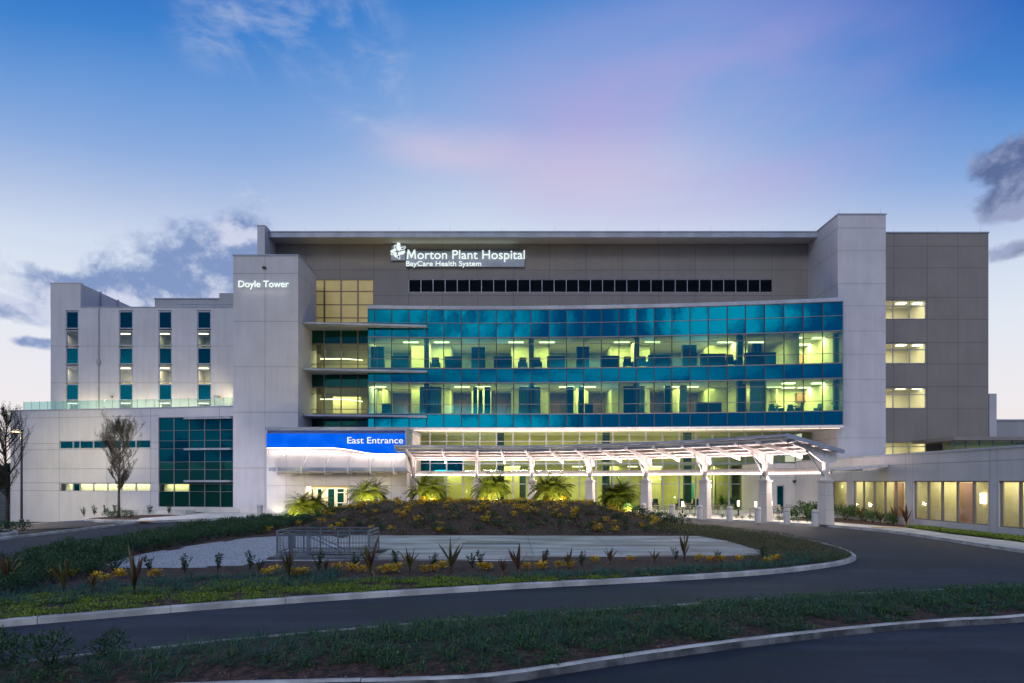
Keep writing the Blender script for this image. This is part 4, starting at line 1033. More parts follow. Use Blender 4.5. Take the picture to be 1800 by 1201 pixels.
# ---- low corridor wing on the right
fr = Fr(25.5, 61.4, 25.5, 18.0)
CW = empty('corridor_wing', (28, 40, .0), 'low grey corridor wing with tall curtained windows along the right', 'building')
sy = lambda px: 61.4 - 25.5*1200/(px-900)
zc = 4.70; zh, zs0 = 3.02, .60
sets = [(1440,1488,[1463],), (1499,1591,[1515.6,1534,1553,1572]), (1605.6,1737,[1629,1653,1680,1709]), (1755.6,1925,[1790,1830,1875])]
ops = [(sy(a), sy(b), zs0, zh) for a, b, _ in sets]
mb = MB(); fr.wall(mb, 0, fr.L, 0, zc, ops, .3)
fr.joints(mb, [sy(v) for v in (1493,1496.5,1592,1604,1739.5,1753)], [zc-.62], 0, fr.L, 0, zc, ops, w=.014)
mb.box(25.8, 60, 20, 66, zc-.4, zc-.1)
mb.build('wall', [m_wall, m_joint], CW)
mb = MB(); fr.box(mb, 0, fr.L, zc, zc+.12, -.4, .06); mb.build('coping', m_fascia, CW)
for (a, b, v), o_ in zip(sets, ops):
    xs = [o_[0]]+[sy(x) for x in v]+[o_[1]]
    for i in range(len(xs)-1): fr.win(CW, 'window', xs[i], xs[i+1], zs0, zh, (), (), [m_gr, m_frame], fw=.08, d=-.12, tilt=.006)
mb = MB(); mb.box(27.6, 27.8, 20, 61, .2, 3.6, 0); mb.box(25.85, 27.6, 20, 61, 3.3, 3.4, 2); mb.box(25.85, 27.6, 20, 61, .1, .2, 1)
mb.build('interior_wall', [M('corridor_cream', (.55,.50,.30), .9, .6, .08), m_intf, m_intw], CW)
for y in (24, 30, 36.5, 42.5, 48.5, 55): area('corridor_light', (26.8, y, 3.25), (0,0,0), .8, 4.5, 62, (1,.90,.58))
for px in (1728,): X=27.5; Y=27.5*1200/(px-900); mb = MB(); mb.box(27.42, 27.6, Y-.14, Y+.14, 1.7, 2.3); mb.build('wall_lamp', m_lampw, CW)
for (ya, yb) in ((45.9,47.0),(38.6,39.7),(57,58.5)):
    mb = MB(); mb.box(27.5, 27.59, ya+2.2, yb+2.2, .2, 2.9); mb.build('wall_panel', M('red_brown_panel', (.26,.13,.10), .7), CW)
# ---- annex buildings far right
AN = empty('annex_building', (56, 74, 0), 'low grey annex with a dim window strip beyond the right block', 'building')
mb = MB(); mb.box(PX(1700,70), 72, 70, 90, 0, PZ(740,70), 0); mb.box(PX(1700,70), 72, 69.9, 90, PZ(740,70), PZ(740,70)+.15, 1); mb.build('wall', [m_wallg, m_fascia], AN)
mb = MB(); mb.box(47.2, PX(1752,67.5), 67.5, 72, 0, PZ(692,67.5)); mb.build('shaft', m_wall, AN)
mb = MB(); mb.box(PX(1690,60), 60, 60, 64, 0, PZ(797,60), 0); mb.box(PX(1674,60.0), 60, 59.8, 66, PZ(774,60), PZ(768,60), 1); mb.build('lower_wall', [m_wallg, m_walld], AN)
fan = FX(60.5)
xsn = [1674, 1698, 1722, 1746, 1779, 1815]
for i in range(5): fan.win(AN, 'window', PX(xsn[i],60.5)+60, PX(xsn[i+1],60.5)+60, PZ(800,60.5), PZ(774,60.5), (), (), [m_gg, m_frame], fw=.07, d=0)
mb = MB(); mb.box(PX(1674,62), 60, 63.2, 63.4, 4.6, PZ(774,60)); mb.build('interior_wall', m_intd, AN)
area('annex_light', (44, 61.8, 6.4), (0,0,0), 7, .8, 40, (1,.9,.5))

# ------------------------------------------------------------------ drop-off canopy
CC = Vector((-1.0, 33.0))
colpx = [(727,60.3),(838,61.2),(935,61.0),(1037,59.3),(1136,56.4),(1239,53.0),(1345,49.2),(1451,44.9)]
CP = [Vector((PX(a, y), y)) for a, y in colpx]
def rad(i):
    a = CP[max(0, i-1)]; b = CP[min(len(CP)-1, i+1)]; t = (b-a).normalized(); return Vector((-t.y*-1, t.x*-1))
RD = []
for i in range(len(CP)):
    a = CP[max(0, i-1)]; b = CP[min(len(CP)-1, i+1)]; t = (b-a).normalized(); RD.append(Vector((t.y, -t.x)))
RD[0] = Vector((-.02,-1)).normalized(); RD[-1] = Vector((-.93,-.37)).normalized(); RD[-2] = Vector((-.80,-.60)).normalized(); RD[-3] = Vector((-.68,-.73)).normalized()
for i, (p, r) in enumerate(zip(CP, RD)):
    pass
CAN = empty('drop_off_canopy', (6, 57, .15), 'long curved white steel canopy on stone columns over the drop-off', 'canopy')
ZTIP, ZBK = 5.90, 4.95; LT, LB = 3.9, .9
def cpt(t, out, dz=0):
    """point on the roof: t along the columns (0..7, may run past), out metres towards the road"""
    i = max(0, min(len(CP)-2, int(math.floor(t)))); f_ = t-i
    p = CP[i].lerp(CP[i+1], f_); r = RD[i].lerp(RD[i+1], max(0, min(1, f_))).normalized()
    q = p + r*out; z = ZBK + (ZTIP-ZBK)*(out+LB)/(LT+LB)
    return Vector((q.x, q.y, z+dz))
# stone column bases, steel posts, arms
for i in range(8):
    c = CP[i]; r = RD[i]; t = Vector((-r.y, r.x)); 
    def ring(w, z): return [tuple(c + r*(w*sa) + t*(w*sb))+(z,) for sa, sb in ((-1,-1),(1,-1),(1,1),(-1,1))]
    mb = MB()
    zs2 = [(.38,.15),(.36,1.1),(.355,1.115),(.335,2.05),(.33,2.065),(.31,2.95)]
    for (w0, a0), (w1, a1) in ((zs2[0], zs2[1]), (zs2[2], zs2[3]), (zs2[4], zs2[5])): mb.hexa(ring(w0, a0)[::-1] + ring(w1, a1)[::-1])
    mb.hexa(ring(.30,1.09)[::-1]+ring(.30,1.13)[::-1], 1); mb.hexa(ring(.28,2.03)[::-1]+ring(.28,2.08)[::-1], 1)
    mb.hexa(ring(.37,2.95)[::-1]+ring(.37,3.08)[::-1], 0)
    mb.build('column_base', [m_stone, m_joint], CAN)
    mb = MB(); zt_ = cpt(i, 0).z-.25
    mb.hexa(ring(.24,3.08)[::-1]+ring(.15,3.4)[::-1]); mb.hexa(ring(.15,3.4)[::-1]+ring(.15,zt_)[::-1]); mb.build('steel_post', m_wsteel, CAN)
    # curved cantilever arm
    mb = MB(); N = 10; prev = None
    for k in range(N+1):
        o_ = -LB+.05+(LT+LB-.25)*k/N; p = cpt(i, o_, -.12)
        dep = .62*math.exp(-((o_-.1)/1.25)**2)+.20
        sec = [tuple(Vector((p.x, p.y, 0))+Vector((t.x, t.y, 0))*s_*.09+Vector((0,0,zz))) for s_, zz in ((-1,p.z-dep),(1,p.z-dep),(1,p.z),(-1,p.z))]
        if prev: mb.hexa([prev[0],prev[1],sec[1],sec[0],prev[3],prev[2],sec[2],sec[3]])
        prev = sec
    mb.build('arm', m_wsteel, CAN)
    mb = MB(); a = Vector((c.x, c.y, 3.35)); b = cpt(i, 1.65, -.45); mb.tube(a+Vector((r.x, r.y, 0))*.16, b, .055, n=8); mb.build('brace', m_metal, CAN)
# intermediate rafters
for i in range(7):
    mb = MB(); t_ = i+.5; prev = None
    for k in range(7):
        o_ = -LB+.1+(LT+LB-.3)*k/6; p = cpt(t_, o_, -.12); r = RD[i].lerp(RD[i+1], .5); tt = Vector((-r.y, r.x)).normalized()
        sec = [tuple(Vector((p.x, p.y, 0))+Vector((tt.x, tt.y, 0))*s_*.07+Vector((0,0,zz))) for s_, zz in ((-1,p.z-.26),(1,p.z-.26),(1,p.z),(-1,p.z))]
        if prev: mb.hexa([prev[0],prev[1],sec[1],sec[0],prev[3],prev[2],sec[2],sec[3]])
        prev = sec
    mb.build('rafter', m_wsteel, CAN)
NT_ = 56
tt0, tt1 = -.16, 7.12
def strip_(mb, o0, o1, d0, d1, slot=0, n=NT_, a=tt0, b=tt1):
    for k in range(n):
        u = a+(b-a)*k/n; v = a+(b-a)*(k+1)/n
        P = [cpt(u,o0,d0), cpt(v,o0,d0), cpt(v,o1,d0), cpt(u,o1,d0), cpt(u,o0,d1), cpt(v,o0,d1), cpt(v,o1,d1), cpt(u,o1,d1)]
        mb.hexa([P[3],P[2],P[1],P[0],P[7],P[6],P[5],P[4]], slot)
for o_ in (-.55, .45, 1.45, 2.45, 3.3):
    mb = MB(); strip_(mb, o_-.07, o_+.07, -.13, .02); mb.build('purlin', m_wsteel, CAN)
mb = MB(); strip_(mb, -LB, 3.15, .03, .075); mb.build('roof_deck', M('translucent_deck', (.62,.60,.60), .5), CAN)
mb = MB(); strip_(mb, LT-.12, LT, -.07, .09)
for k in range(110):
    u = tt0+(tt1-tt0)*(k+.5)/110; a = cpt(u, 3.0, .05); b = cpt(u, LT-.1, .05); mb.tube(a, b, .022, n=4)
strip_(mb, 3.38, 3.44, .02, .07)
mb.build('front_edge_beam', m_fascia, CAN)
mb = MB(); strip_(mb, 3.15, 3.3, -.30, .05); mb.build('gutter_beam', m_metal, CAN)
for e in (tt0, tt1):
    mb = MB()
    for k in range(8):
        o_ = -LB+(LT+LB)*k/8; o2_ = -LB+(LT+LB)*(k+1)/8; a = cpt(e, o_, 0); b = cpt(e, o2_, 0); t = (cpt(e+.02 if e < 1 else e, 0)-cpt(e if e < 1 else e-.02, 0)).normalized()*.06
        mb.hexa([a-t-Vector((0,0,.16)), b-t-Vector((0,0,.16)), b+t-Vector((0,0,.16)), a+t-Vector((0,0,.16)), a-t+Vector((0,0,.12)), b-t+Vector((0,0,.12)), b+t+Vector((0,0,.12)), a+t+Vector((0,0,.12))])
    mb.build('end_beam', m_fascia, CAN)
# lower walkway roof with its strip of lights
def low(t, out, z): q = cpt(t, out); return Vector((q.x, q.y, z))
def lowstrip(mb, o0, o1, z0, z1, slot=0, a=tt0+.1, b=7.0, n=42, g=0):
    for k in range(n):
        u = a+(b-a)*k/n; v = a+(b-a)*(k+1)/n; v -= g*(v-u)
        P = [low(u,o0,z0), low(v,o0,z0), low(v,o1,z0), low(u,o1,z0), low(u,o0,z1), low(v,o0,z1), low(v,o1,z1), low(u,o1,z1)]
        mb.hexa([P[3],P[2],P[1],P[0],P[7],P[6],P[5],P[4]], slot)
mb = MB(); lowstrip(mb, -.62, -.45, 3.52, 3.92, 0); lowstrip(mb, -3.2, -.62, 3.84, 3.90, 1); lowstrip(mb, -3.3, -3.2, 3.7, 3.95, 0); mb.build('walkway_roof', [m_wsteel, m_wsteel], CAN)
mb = MB(); lowstrip(mb, -.44, -.36, 3.50, 3.60, 0, n=21, g=.06); mb.build('strip_light', m_led, CAN)
for i in range(7):
    p = low(i+.5, -.9, 4.1); ang = math.atan2(CP[i+1].y-CP[i].y, CP[i+1].x-CP[i].x)
    area('canopy_uplight', p, (R(180-22), 0, ang), 4.6, .15, 62 if i > 0 else 50, (1,.78,.70))
    p = low(i+.5, -.7, 3.45); area('canopy_downlight', p, (0,0,ang), 4.6, .12, 62, (1,.86,.76))
    p = low(i+.5, .35, 3.6); area('canopy_uplight', p, (R(180+25), 0, ang), 4.6, .1, 34, (1,.76,.70))
# right end: short bridging roof to the wing
mb = MB(); q = CP[-1]
mb.hexa([(q.x+.25,q.y-.9,3.65),(25.4,q.y+1.2,3.95),(25.4,q.y+2.6,3.95),(q.x+.25,q.y+.9,3.65),(q.x+.25,q.y-.9,3.85),(25.4,q.y+1.2,4.12),(25.4,q.y+2.6,4.12),(q.x+.25,q.y+.9,3.85)])
mb.build('link_roof', m_wsteel, CAN)
# ------------------------------------------------------------------ plants
rnd = random.Random(11)
def leaf(mb, p, d, L, w, slot=0, droop=0.0, segs=1, roll=None):
    """a pointed blade from p along d"""
    d = Vector(d).normalized(); side = d.cross(Vector((0,0,1)))
    if side.length < .05: side = Vector((1,0,0))
    side.normalize()
    if roll is not None: side = Matrix.Rotation(roll, 3, d) @ side
    p = Vector(p); pts_ = [p]; dd = d.copy()
    for k in range(segs):
        dd = (dd + Vector((0,0,-droop))).normalized(); pts_.append(pts_[-1]+dd*L/segs)
    prof = {1: None, 2: [.6, 1, 0], 3: [.6, 1, .75, 0]}.get(segs)
    if segs == 1:
        m = p+d*L*.5; mb.q([p, m+side*w*.5, p+d*L, m-side*w*.5], slot); return
    ws = [w*.5*x for x in prof]
    for k in range(segs):
        a, b = pts_[k], pts_[k+1]; wa_, wb_ = ws[k], ws[k+1]
        if wb_ == 0: mb.q([a-side*wa_, a+side*wa_, b], slot)
        else: mb.q([a-side*wa_, a+side*wa_, b+side*wb_, b-side*wb_], slot)
def rdir(r, up0=-.2, up1=1.0):
    a = r.uniform(0, 2*math.pi); z = r.uniform(up0, up1); h = math.sqrt(max(0, 1-min(1, z*z))); return Vector((math.cos(a)*h, math.sin(a)*h, z))

def tussock_mesh(seed, n=78, h=.20, sp=.30, mats=None):
    r = random.Random(seed); mb = MB()
    for _ in range(n):
        a = r.uniform(0, 6.28); rr = r.uniform(0, .10); lean = r.uniform(.2, 1.6); L = h*r.uniform(.85, 1.4)
        d = Vector((math.cos(a)*lean, math.sin(a)*lean, 1)).normalized()
        leaf(mb, (math.cos(a)*rr, math.sin(a)*rr, 0), d, L, .0085, 0 if r.random() < .7 else 1, r.uniform(.2, .6), 3)
    return mb.mesh('tussock', mats or [m_leafg, m_leafg2])
def shrub_mesh(seed, w=.38, h=.42, n=420, mats=None, ls=.07):
    r = random.Random(seed); mb = MB(); lobes = [(r.uniform(-.5,.5)*w, r.uniform(-.5,.5)*w, r.uniform(.35,.75)*h, r.uniform(.45,.75)*w) for _ in range(7)]
    for k in range(9): a = r.uniform(0,6.28); mb.tube((0,0,0), (math.cos(a)*w*.5, math.sin(a)*w*.5, h*.55), .010, .005, 4, 1)
    for _ in range(n):
        lx, ly, lz, lr = r.choice(lobes); d = rdir(r, -.5, 1); q = Vector((lx, ly, lz))+d*lr*r.uniform(.55, 1.05)*Vector((1,1,.8)).length/1.6
        q.z = max(.03, q.z); dd = (d+rdir(r,-.5,1)*.8+Vector((0,0,.3)))
        leaf(mb, q, dd, ls*r.uniform(.7,1.3), ls*.42, 0, 0, 1, r.uniform(-1,1))
    return mb.mesh('shrub', mats or [m_leafd, m_trunk])
def croton_mesh(seed, size=.28, n=62, red=.12):
    r = random.Random(seed); mb = MB()
    for _ in range(5): a = r.uniform(0,6.28); mb.tube((0,0,0), (math.cos(a)*size*.3, math.sin(a)*size*.3, size*.6), .008, .005, 4, 3)
    for _ in range(n):
        a = r.uniform(0,6.28); rr = r.uniform(0,.5)*size; z = size*r.uniform(.25,.9)
        d = Vector((math.cos(a), math.sin(a), r.uniform(-.1,1.1))); u = r.random()
        leaf(mb, (math.cos(a)*rr, math.sin(a)*rr, z), d, size*r.uniform(.32,.55), size*.17, 1 if u < red else (2 if u < red+.16 else 0), .1, 2, r.uniform(-.5,.5))
    return mb.mesh('croton', [m_yell, m_orng, m_lime, m_trunk])
def cordy_mesh(seed, h=.75, n=10, mats=None):
    r = random.Random(seed); mb = MB(); mb.tube((0,0,0), (r.uniform(-.03,.03), 0, h*.35), .022, .015, 6, 2)
    for k in range(n):
        a = r.uniform(0,6.28); lean = r.uniform(.12,.75); z = h*r.uniform(.12,.36)
        d = Vector((math.cos(a)*lean, math.sin(a)*lean, 1)); leaf(mb, (0,0,z), d, h*r.uniform(.55,.95), .085*r.uniform(.7,1.2), 0 if r.random() < .55 else 1, r.uniform(0,.14), 3, r.uniform(-1.2,1.2))
    for k in range(1): a = r.uniform(0,6.28); leaf(mb, (0,0,h*.2), (math.cos(a), math.sin(a), .2), h*.5, .05, 3, .35, 3)
    return mb.mesh('cordyline', mats or [m_leafb, m_redl, m_trunk, m_orng])
def upright_mesh(seed, h=.6, n=150):
    r = random.Random(seed); mb = MB()
    for _ in range(6):
        a = r.uniform(0,6.28); l = r.uniform(.05,.4); tip = Vector((math.cos(a)*l*h, math.sin(a)*l*h, h*r.uniform(.7,1)))
        mb.tube((0,0,0), tip, .009, .004, 4, 1)
        for k in range(n//6):
            q = tip*r.uniform(.25,1.0); leaf(mb, q, rdir(r,-.1,.9), .085*r.uniform(.7,1.2), .045, 0, 0, 1, r.uniform(-1,1))
    return mb.mesh('upright_shrub', [m_leafd, m_trunk])
def place(name, me, x, y, z, rz, s, label, cat, group=None):
    o = bpy.data.objects.new(name, me); COL.objects.link(o); o.location = (x, y, z); o.rotation_euler = (0,0,rz); o.scale = (s, s, s*rnd.uniform(.88,1.15))
    return tag(o, label, cat, group)

def creeper(seed, n=70, rr=.22, h=.06, mats=None, ls=.045):
    r = random.Random(seed); mb = MB()
    for _ in range(n):
        a = r.uniform(0,6.28); q = rr*math.sqrt(r.random()); leaf(mb, (math.cos(a)*q, math.sin(a)*q, r.uniform(.01,h)), rdir(r,.0,.9), ls*r.uniform(.7,1.4), ls*.5, 0 if r.random()<.72 else 1, 0, 1)
    return mb.mesh('creeper', mats or [m_lime, m_leafg2])
TUS = [tussock_mesh(100+i) for i in range(5)]
TUB = [tussock_mesh(140+i, 80, .26, .3, [m_lily, m_leafg]) for i in range(4)]
# front strip: clumps of lilyturf, more thickly towards the far kerb
cand = []
tries = 0
while len(cand) < 620 and tries < 40000:
    tries += 1
    x = rnd.uniform(-10, 14.5); y = rnd.uniform(9.2, 19.5)
    if not inside(x, y, STR): continue
    de = dist_edge(x, y, STR)
    if de < .22 or abs(x) > .78*y+.6: continue
    # distance to the near kerb thins the clumps
    dn = min(math.hypot(x-a[0], y-a[1]) for a in near_e[3:13])
    n_ = noise.noise(Vector((x*.55, y*.9, 0)))
    p = sst(dn, .35, 1.6)*(.6+1.1*n_)
    if x < -2.5: p *= .18 + .82*sst(x, -7.5, -2.5)*sst(dn, .6, 1.6)
    if rnd.random() > p: continue
    if any((x-c[0])**2+(y-c[1])**2 < .24**2 for c in cand): continue
    cand.append((x, y))
cand.sort(key=lambda c: c[1])
GRP = 'grass tussocks planted in the front strip'
LBL = 'dark green strappy grass tussock in the mulch of the front strip'
far_t = []
for i, (x, y) in enumerate(cand):
    if i < 290: place('grass_tussock', rnd.choice(TUS), x, y, strip_z(x, y)-.01, rnd.uniform(0,6.28), rnd.uniform(.75,1.3), LBL, 'grass', GRP)
    else: far_t.append((x, y, strip_z(x, y)-.01))
def merge(name, meshes, places, label, cat, smin=.8, smax=1.2, zs=1.0):
    vs = []; fs = []; ms = []; mats = list(meshes[0].materials)
    cache = [([tuple(v.co) for v in m.vertices], [tuple(p.vertices) for p in m.polygons], [p.material_index for p in m.polygons]) for m in meshes]
    for x, y, z in places:
        V, F, MI = rnd.choice(cache); a = rnd.uniform(0, 6.28); s = rnd.uniform(smin, smax); c, s_ = math.cos(a)*s, math.sin(a)*s; b = len(vs)
        vs += [(x+v[0]*c-v[1]*s_, y+v[0]*s_+v[1]*c, z+v[2]*s*zs) for v in V]; fs += [tuple(b+i for i in f) for f in F]; ms += MI
    mb = MB(); mb.v = vs; mb.f = fs; mb.m = ms; o = mb.build(name, mats); return tag(o, label, cat, None, 'stuff')
fill = []
for _ in range(5200):
    x = rnd.uniform(-8, 14.5); y = rnd.uniform(9.4, 19.5)
    if not inside(x, y, STR): continue
    de = dist_edge(x, y, STR)
    if de < .16 or abs(x) > .78*y+.6: continue
    dn = min(math.hypot(x-a[0], y-a[1]) for a in near_e[3:13])
    if rnd.random() > sst(dn, .15, .9)*(.12+.88*sst(x, -4.5, -1.0))*(.75+.8*noise.noise(Vector((x*.7, y*1.1, 4)))): continue
    fill.append((x, y, strip_z(x, y)))
merge('understory', [creeper(380+i, 34, .17, .10, [m_leafg2, m_leafd], .055) for i in range(4)]+[tussock_mesh(390, 26, .11)], fill, 'low dark green growth filling the front strip between tussocks', 'ground cover', .7, 1.25)
if far_t: merge('grass_cover', TUS, far_t, 'dark strappy grass massed along the far side of the front strip', 'grass')
# two dark rounded shrubs at the lower left
SH = [shrub_mesh(200+i) for i in range(4)]
shL = ['dark round shrub, leftmost in the bottom corner of the front strip', 'dark round shrub in the bottom left of the front strip, second from the edge', 'dark round shrub near the left end of the front strip, at the kerb line', 'small dark shrub in the mulch left of the grass tussocks']
for (x, y), l, s in zip(((-7.9,10.7),(-7.0,10.35),(-6.6,11.05),(-8.4,11.25)), shL, (1.15,1.2,.9,.9)): place('round_shrub', rnd.choice(SH), x, y, strip_z(x,y)-.02, rnd.uniform(0,6), s, l, 'shrub', 'dark shrubs at the end of the strip')
# creeping lime ground cover: near the kerb of the island
CR = [creeper(300+i) for i in range(4)]
pl = []
for _ in range(9000):
    x = rnd.uniform(-13.5, 6); y = rnd.uniform(12.5, 22)
    if not inside(x, y, ISL): continue
    de = dist_edge(x, y, ISL)
    if de < .22: continue
    n_ = noise.noise(Vector((x*.8, y*.8, 5)))
    lim = 2.0*(1-sst(x, -7, 2))+.9*(1-sst(x, 2, 6))
    if de > lim*(1+.4*n_): continue
    if rnd.random() > .35+.9*n_+.25: continue
    pl.append((x, y, island_z(x, y)-.01))
    if len(pl) > 700: break
for _ in range(260):
    x = rnd.uniform(-18.5,-16.2); y = rnd.uniform(34, 45)
    if inside(x, y, ISL) and dist_edge(x, y, ISL) > .25 and dist_edge(x,y,ISL) < 1.3: pl.append((x, y, island_z(x, y)))
merge('ground_cover', CR, pl, 'lime green creeping ground cover just inside the island kerb', 'ground cover', .8, 1.3)
pl = []
for _ in range(900):
    x = rnd.uniform(23.8, 25.3); y = rnd.uniform(24, 42)
    if inside(x, y, lawn): pl.append((x, y, .17))
merge('grass', [creeper(320+i, 60, .22, .10, [m_lime, m_leafg2], .07) for i in range(3)], pl, 'bright green lawn strip along the corridor wing', 'grass')
pl = []
for _ in range(1100):
    x = rnd.uniform(8.5, 14.2); y = rnd.uniform(24, 50)
    if inside(x, y, ISL) and dist_edge(x, y, ISL) > .3 and not inside(x, y, pad): pl.append((x, y, island_z(x, y)))
merge('low_planting', [creeper(340+i, 60, .35, .16, [m_leafb, m_leafg2], .06) for i in range(3)], pl, 'low brownish green cover on the right end of the island', 'ground cover')
# lilyturf band in the island
bandp = []
for _ in range(6000):
    x = rnd.uniform(-14, 13); y = rnd.uniform(13.5, 27)
    if not inside(x, y, ISL): continue
    de = dist_edge(x, y, ISL)
    lo, hi = (1.7, 4.6) if x < -5.2 else ((1.4, 2.1) if x < -1 else (.45, 1.7))
    if x > 9: lo, hi = .5, 2.2
    if not (lo < de < hi) or inside(x, y, grav) or inside(x, y, pad): continue
    if -5.2 < x < -1 and rnd.random() < .6: continue
    if any((x-c[0])**2+(y-c[1])**2 < .30**2 for c in bandp): continue
    bandp.append((x, y))
bandp.sort(key=lambda c: c[1])
for i, (x, y) in enumerate(bandp[:210]): place('lilyturf_clump', rnd.choice(TUB), x, y, island_z(x, y)-.01, rnd.uniform(0,6.28), rnd.uniform(.85,1.25), 'blue green lilyturf clump in the near bed of the island', 'grass', 'lilyturf clumps inside the island kerb')
fl_ = []
for x, y in bandp:
    for _ in range(2): fl_.append((x+rnd.uniform(-.25,.25), y+rnd.uniform(-.25,.25)))
merge('lilyturf_understory', [tussock_mesh(395+i, 30, .15, .3, [m_lily, m_leafg2]) for i in range(2)], [(x, y, island_z(x, y)) for x, y in fl_], 'short blue green blades between the lilyturf clumps of the island', 'grass')
if bandp[210:]: merge('lilyturf_cover', TUB, [(x, y, island_z(x, y)) for x, y in bandp[210:]], 'blue green lilyturf massed at the far end of the island bed', 'grass')
# shrub bank on the left of the gravel
bank = []
for _ in range(9000):
    x = rnd.uniform(-19.2, -8); y = rnd.uniform(16.5, 52)
    if not inside(x, y, ISL) or inside(x, y, grav): continue
    de = dist_edge(x, y, ISL)
    left = min(math.hypot(x-p[0], y-p[1]) for p in grav)
    if y < 24: ok = x < -12.6 and de > 1.6 and de < 5.5
    elif y < 44: ok = (.6 if not (34 < y < 43) else 1.2) < de and x < -14.5 + max(0, (y-33)*.28)
    else: ok = de > .5 and de < 2.6 and x < -7.5
    if not ok: continue
    if any((x-c[0])**2+(y-c[1])**2 < .62**2 for c in bank): continue
    bank.append((x, y))
for x, y in bank[:235]: place('bank_shrub', rnd.choice(SH), x, y, island_z(x, y)-.03, rnd.uniform(0,6.28), rnd.uniform(.85,1.35), 'dark green shrub in the bank between loop road and white gravel', 'shrub', 'shrubs in the bank left of the gravel')
# dark row right of the last palm
rk = [(px_, 913+ (px_-1105)*.06) for px_ in range(1108, 1205, 11)]
for k, (px_, py_) in enumerate(rk):
    x, y = PX(px_, 46.0-k*.25), 46.0-k*.25
    place('hedge_shrub', SH[k % 4], x, y, island_z(x,y), k, 1.5, 'dark rounded shrub in the short row right of the last palm', 'shrub', 'row of shrubs beside the last palm')
# crotons scattered on the mulch mound
CRO = [croton_mesh(400+i) for i in range(5)]; CRS = [croton_mesh(420+i, .22, 40, .3) for i in range(4)]
cm_ = []
for _ in range(9000):
    x = rnd.uniform(-14.0, 9.5); y = rnd.uniform(36.2, 52.0)
    if not inside(x, y, ISL): continue
    p = .25+.75*sst(y, 38, 47); p *= 1 if x < 6 else .7
    if rnd.random() > p or any((x-c[0])**2+(y-c[1])**2 < .58**2 for c in cm_): continue
    cm_.append((x, y))
    if len(cm_) >= 215: break
for x, y in cm_: place('yellow_croton', rnd.choice(CRO+CRS), x, y, island_z(x, y)-.02, rnd.uniform(0,6.28), rnd.uniform(.85,1.7), 'small yellow leaved croton on the dark mulch mound', 'plant', 'yellow crotons scattered over the mulch mound')
mg = []
for _ in range(60):
    x = rnd.uniform(-11, 8); y = rnd.uniform(36, 41)
    if all((x-c[0])**2+(y-c[1])**2 > .9 for c in mg): mg.append((x, y))
for x, y in mg[:34]: place('green_seedling', rnd.choice(SH), x, y, island_z(x, y)-.02, rnd.uniform(0,6), rnd.uniform(.55,.9), 'low dark green plant at the foot of the mulch mound', 'plant', 'green plants at the foot of the mound')
# near bed: crotons, cordylines and upright shrubs at their own places
def gz(px, py):
    x, y = G(px, py); 
    for _ in range(4): z = island_z(x, y); x, y = G(px, py, z)
    return x, y, island_z(x, y)
nearnote = {}
def note(px):
    for lim, t in ((120, 'at the left edge of the near bed'), (300, 'in front of the left tip of the gravel'), (470, 'in front of the white gravel'), (660, 'in front of the stair railing'), (760, 'just right of the stair railing'),
                   (900, 'in front of the dark channel'), (1010, 'at the end of the dark channel'), (1180, 'in front of the middle of the concrete pad'), (1290, 'in front of the right part of the pad'), (1500, 'by the right end of the pad')):
        if px < lim: return t
CRN = [croton_mesh(440+i, .34, 80, .2) for i in range(4)]
for px, py in ((92,1012),(124,1014),(172,1016),(186,1022),(212,1014),(268,1012),(278,1012),(470,1010),(486,1004),(520,1012),(533,1010),(592,1001),(618,1003),(637,1004),(668,1004),(682,1006),(697,1004),(745,1004),(762,1003),(778,998),(848,1000),(858,1001),(925,1000),(952,1000),(983,996),(1002,997),(1046,988),(1108,984),(1228,984),(1248,985),(1268,985),(1300,984),(1348,988),(1362,986)):
    x, y, z = gz(px, py+3); place('yellow_croton', rnd.choice(CRN), x, y, z-.02, rnd.uniform(0,6), rnd.uniform(.62,.92), 'bright yellow croton ' + note(px), 'plant', 'yellow crotons along the near bed')
CO = [cordy_mesh(500+i) for i in range(6)]
for k, (px, py, s, t) in enumerate(((12,1032,1.0,'leftmost of all, cut by the picture edge'),(26,1026,.7,'second from the left edge'),(112,1040,.9,'with bronze leaves, left of the gravel tip'),(163,1040,.62,'small, between two yellow crotons'),(236,1046,1.05,'with a long arching yellow leaf'),
      (508,1018,1.15,'dark brown, in front of the railing corner'),(572,1010,.65,'small, in front of the railing middle'),(652,1014,.98,'at the right front corner of the railing'),(720,1010,.9,'two forked, just right of the railing'),(792,1008,1.0,'broad fan shaped, before the dark channel'),
      (884,1010,.6,'low, beside the forked one at the channel end'),(910,1010,.9,'forked, at the end of the dark channel'),(955,1000,.6,'small, right of the channel end'),(1000,1000,.65,'bronze, at the middle of the pad'),(1072,992,.72,'bushy and dark red, before the pad'),(1150,989,.55,'stubby brown'),(1203,988,1.05,'tall V shaped, before the right part of the pad'))):
    x, y, z = gz(px, py); mt = CO[k % 6]
    place('cordyline', mt, x, y, z-.02, rnd.uniform(0,6), s*1.2, 'spiky cordyline, ' + t, 'plant', 'spiky cordylines in the near bed')
UP = [upright_mesh(600+i) for i in range(4)]
for px, py, s in ((200,1010,.7),(262,1005,1.0),(325,1008,.95),(383,1006,1.05),(440,1000,.9),(455,1004,.8),(560,1004,1.1),(622,1000,1.0),(696,1000,1.0),(762,998,.9),(830,998,.9),(845,996,.9),(958,996,.9),(1022,996,.9),(1188,986,.8),(1260,985,.7),(1340,980,.9)):
    x, y, z = gz(px, py); place('upright_shrub', rnd.choice(UP), x, y, z-.02, rnd.uniform(0,6), s, 'slender dark green shrub ' + note(px), 'shrub', 'slender green shrubs along the near bed')
pl = []
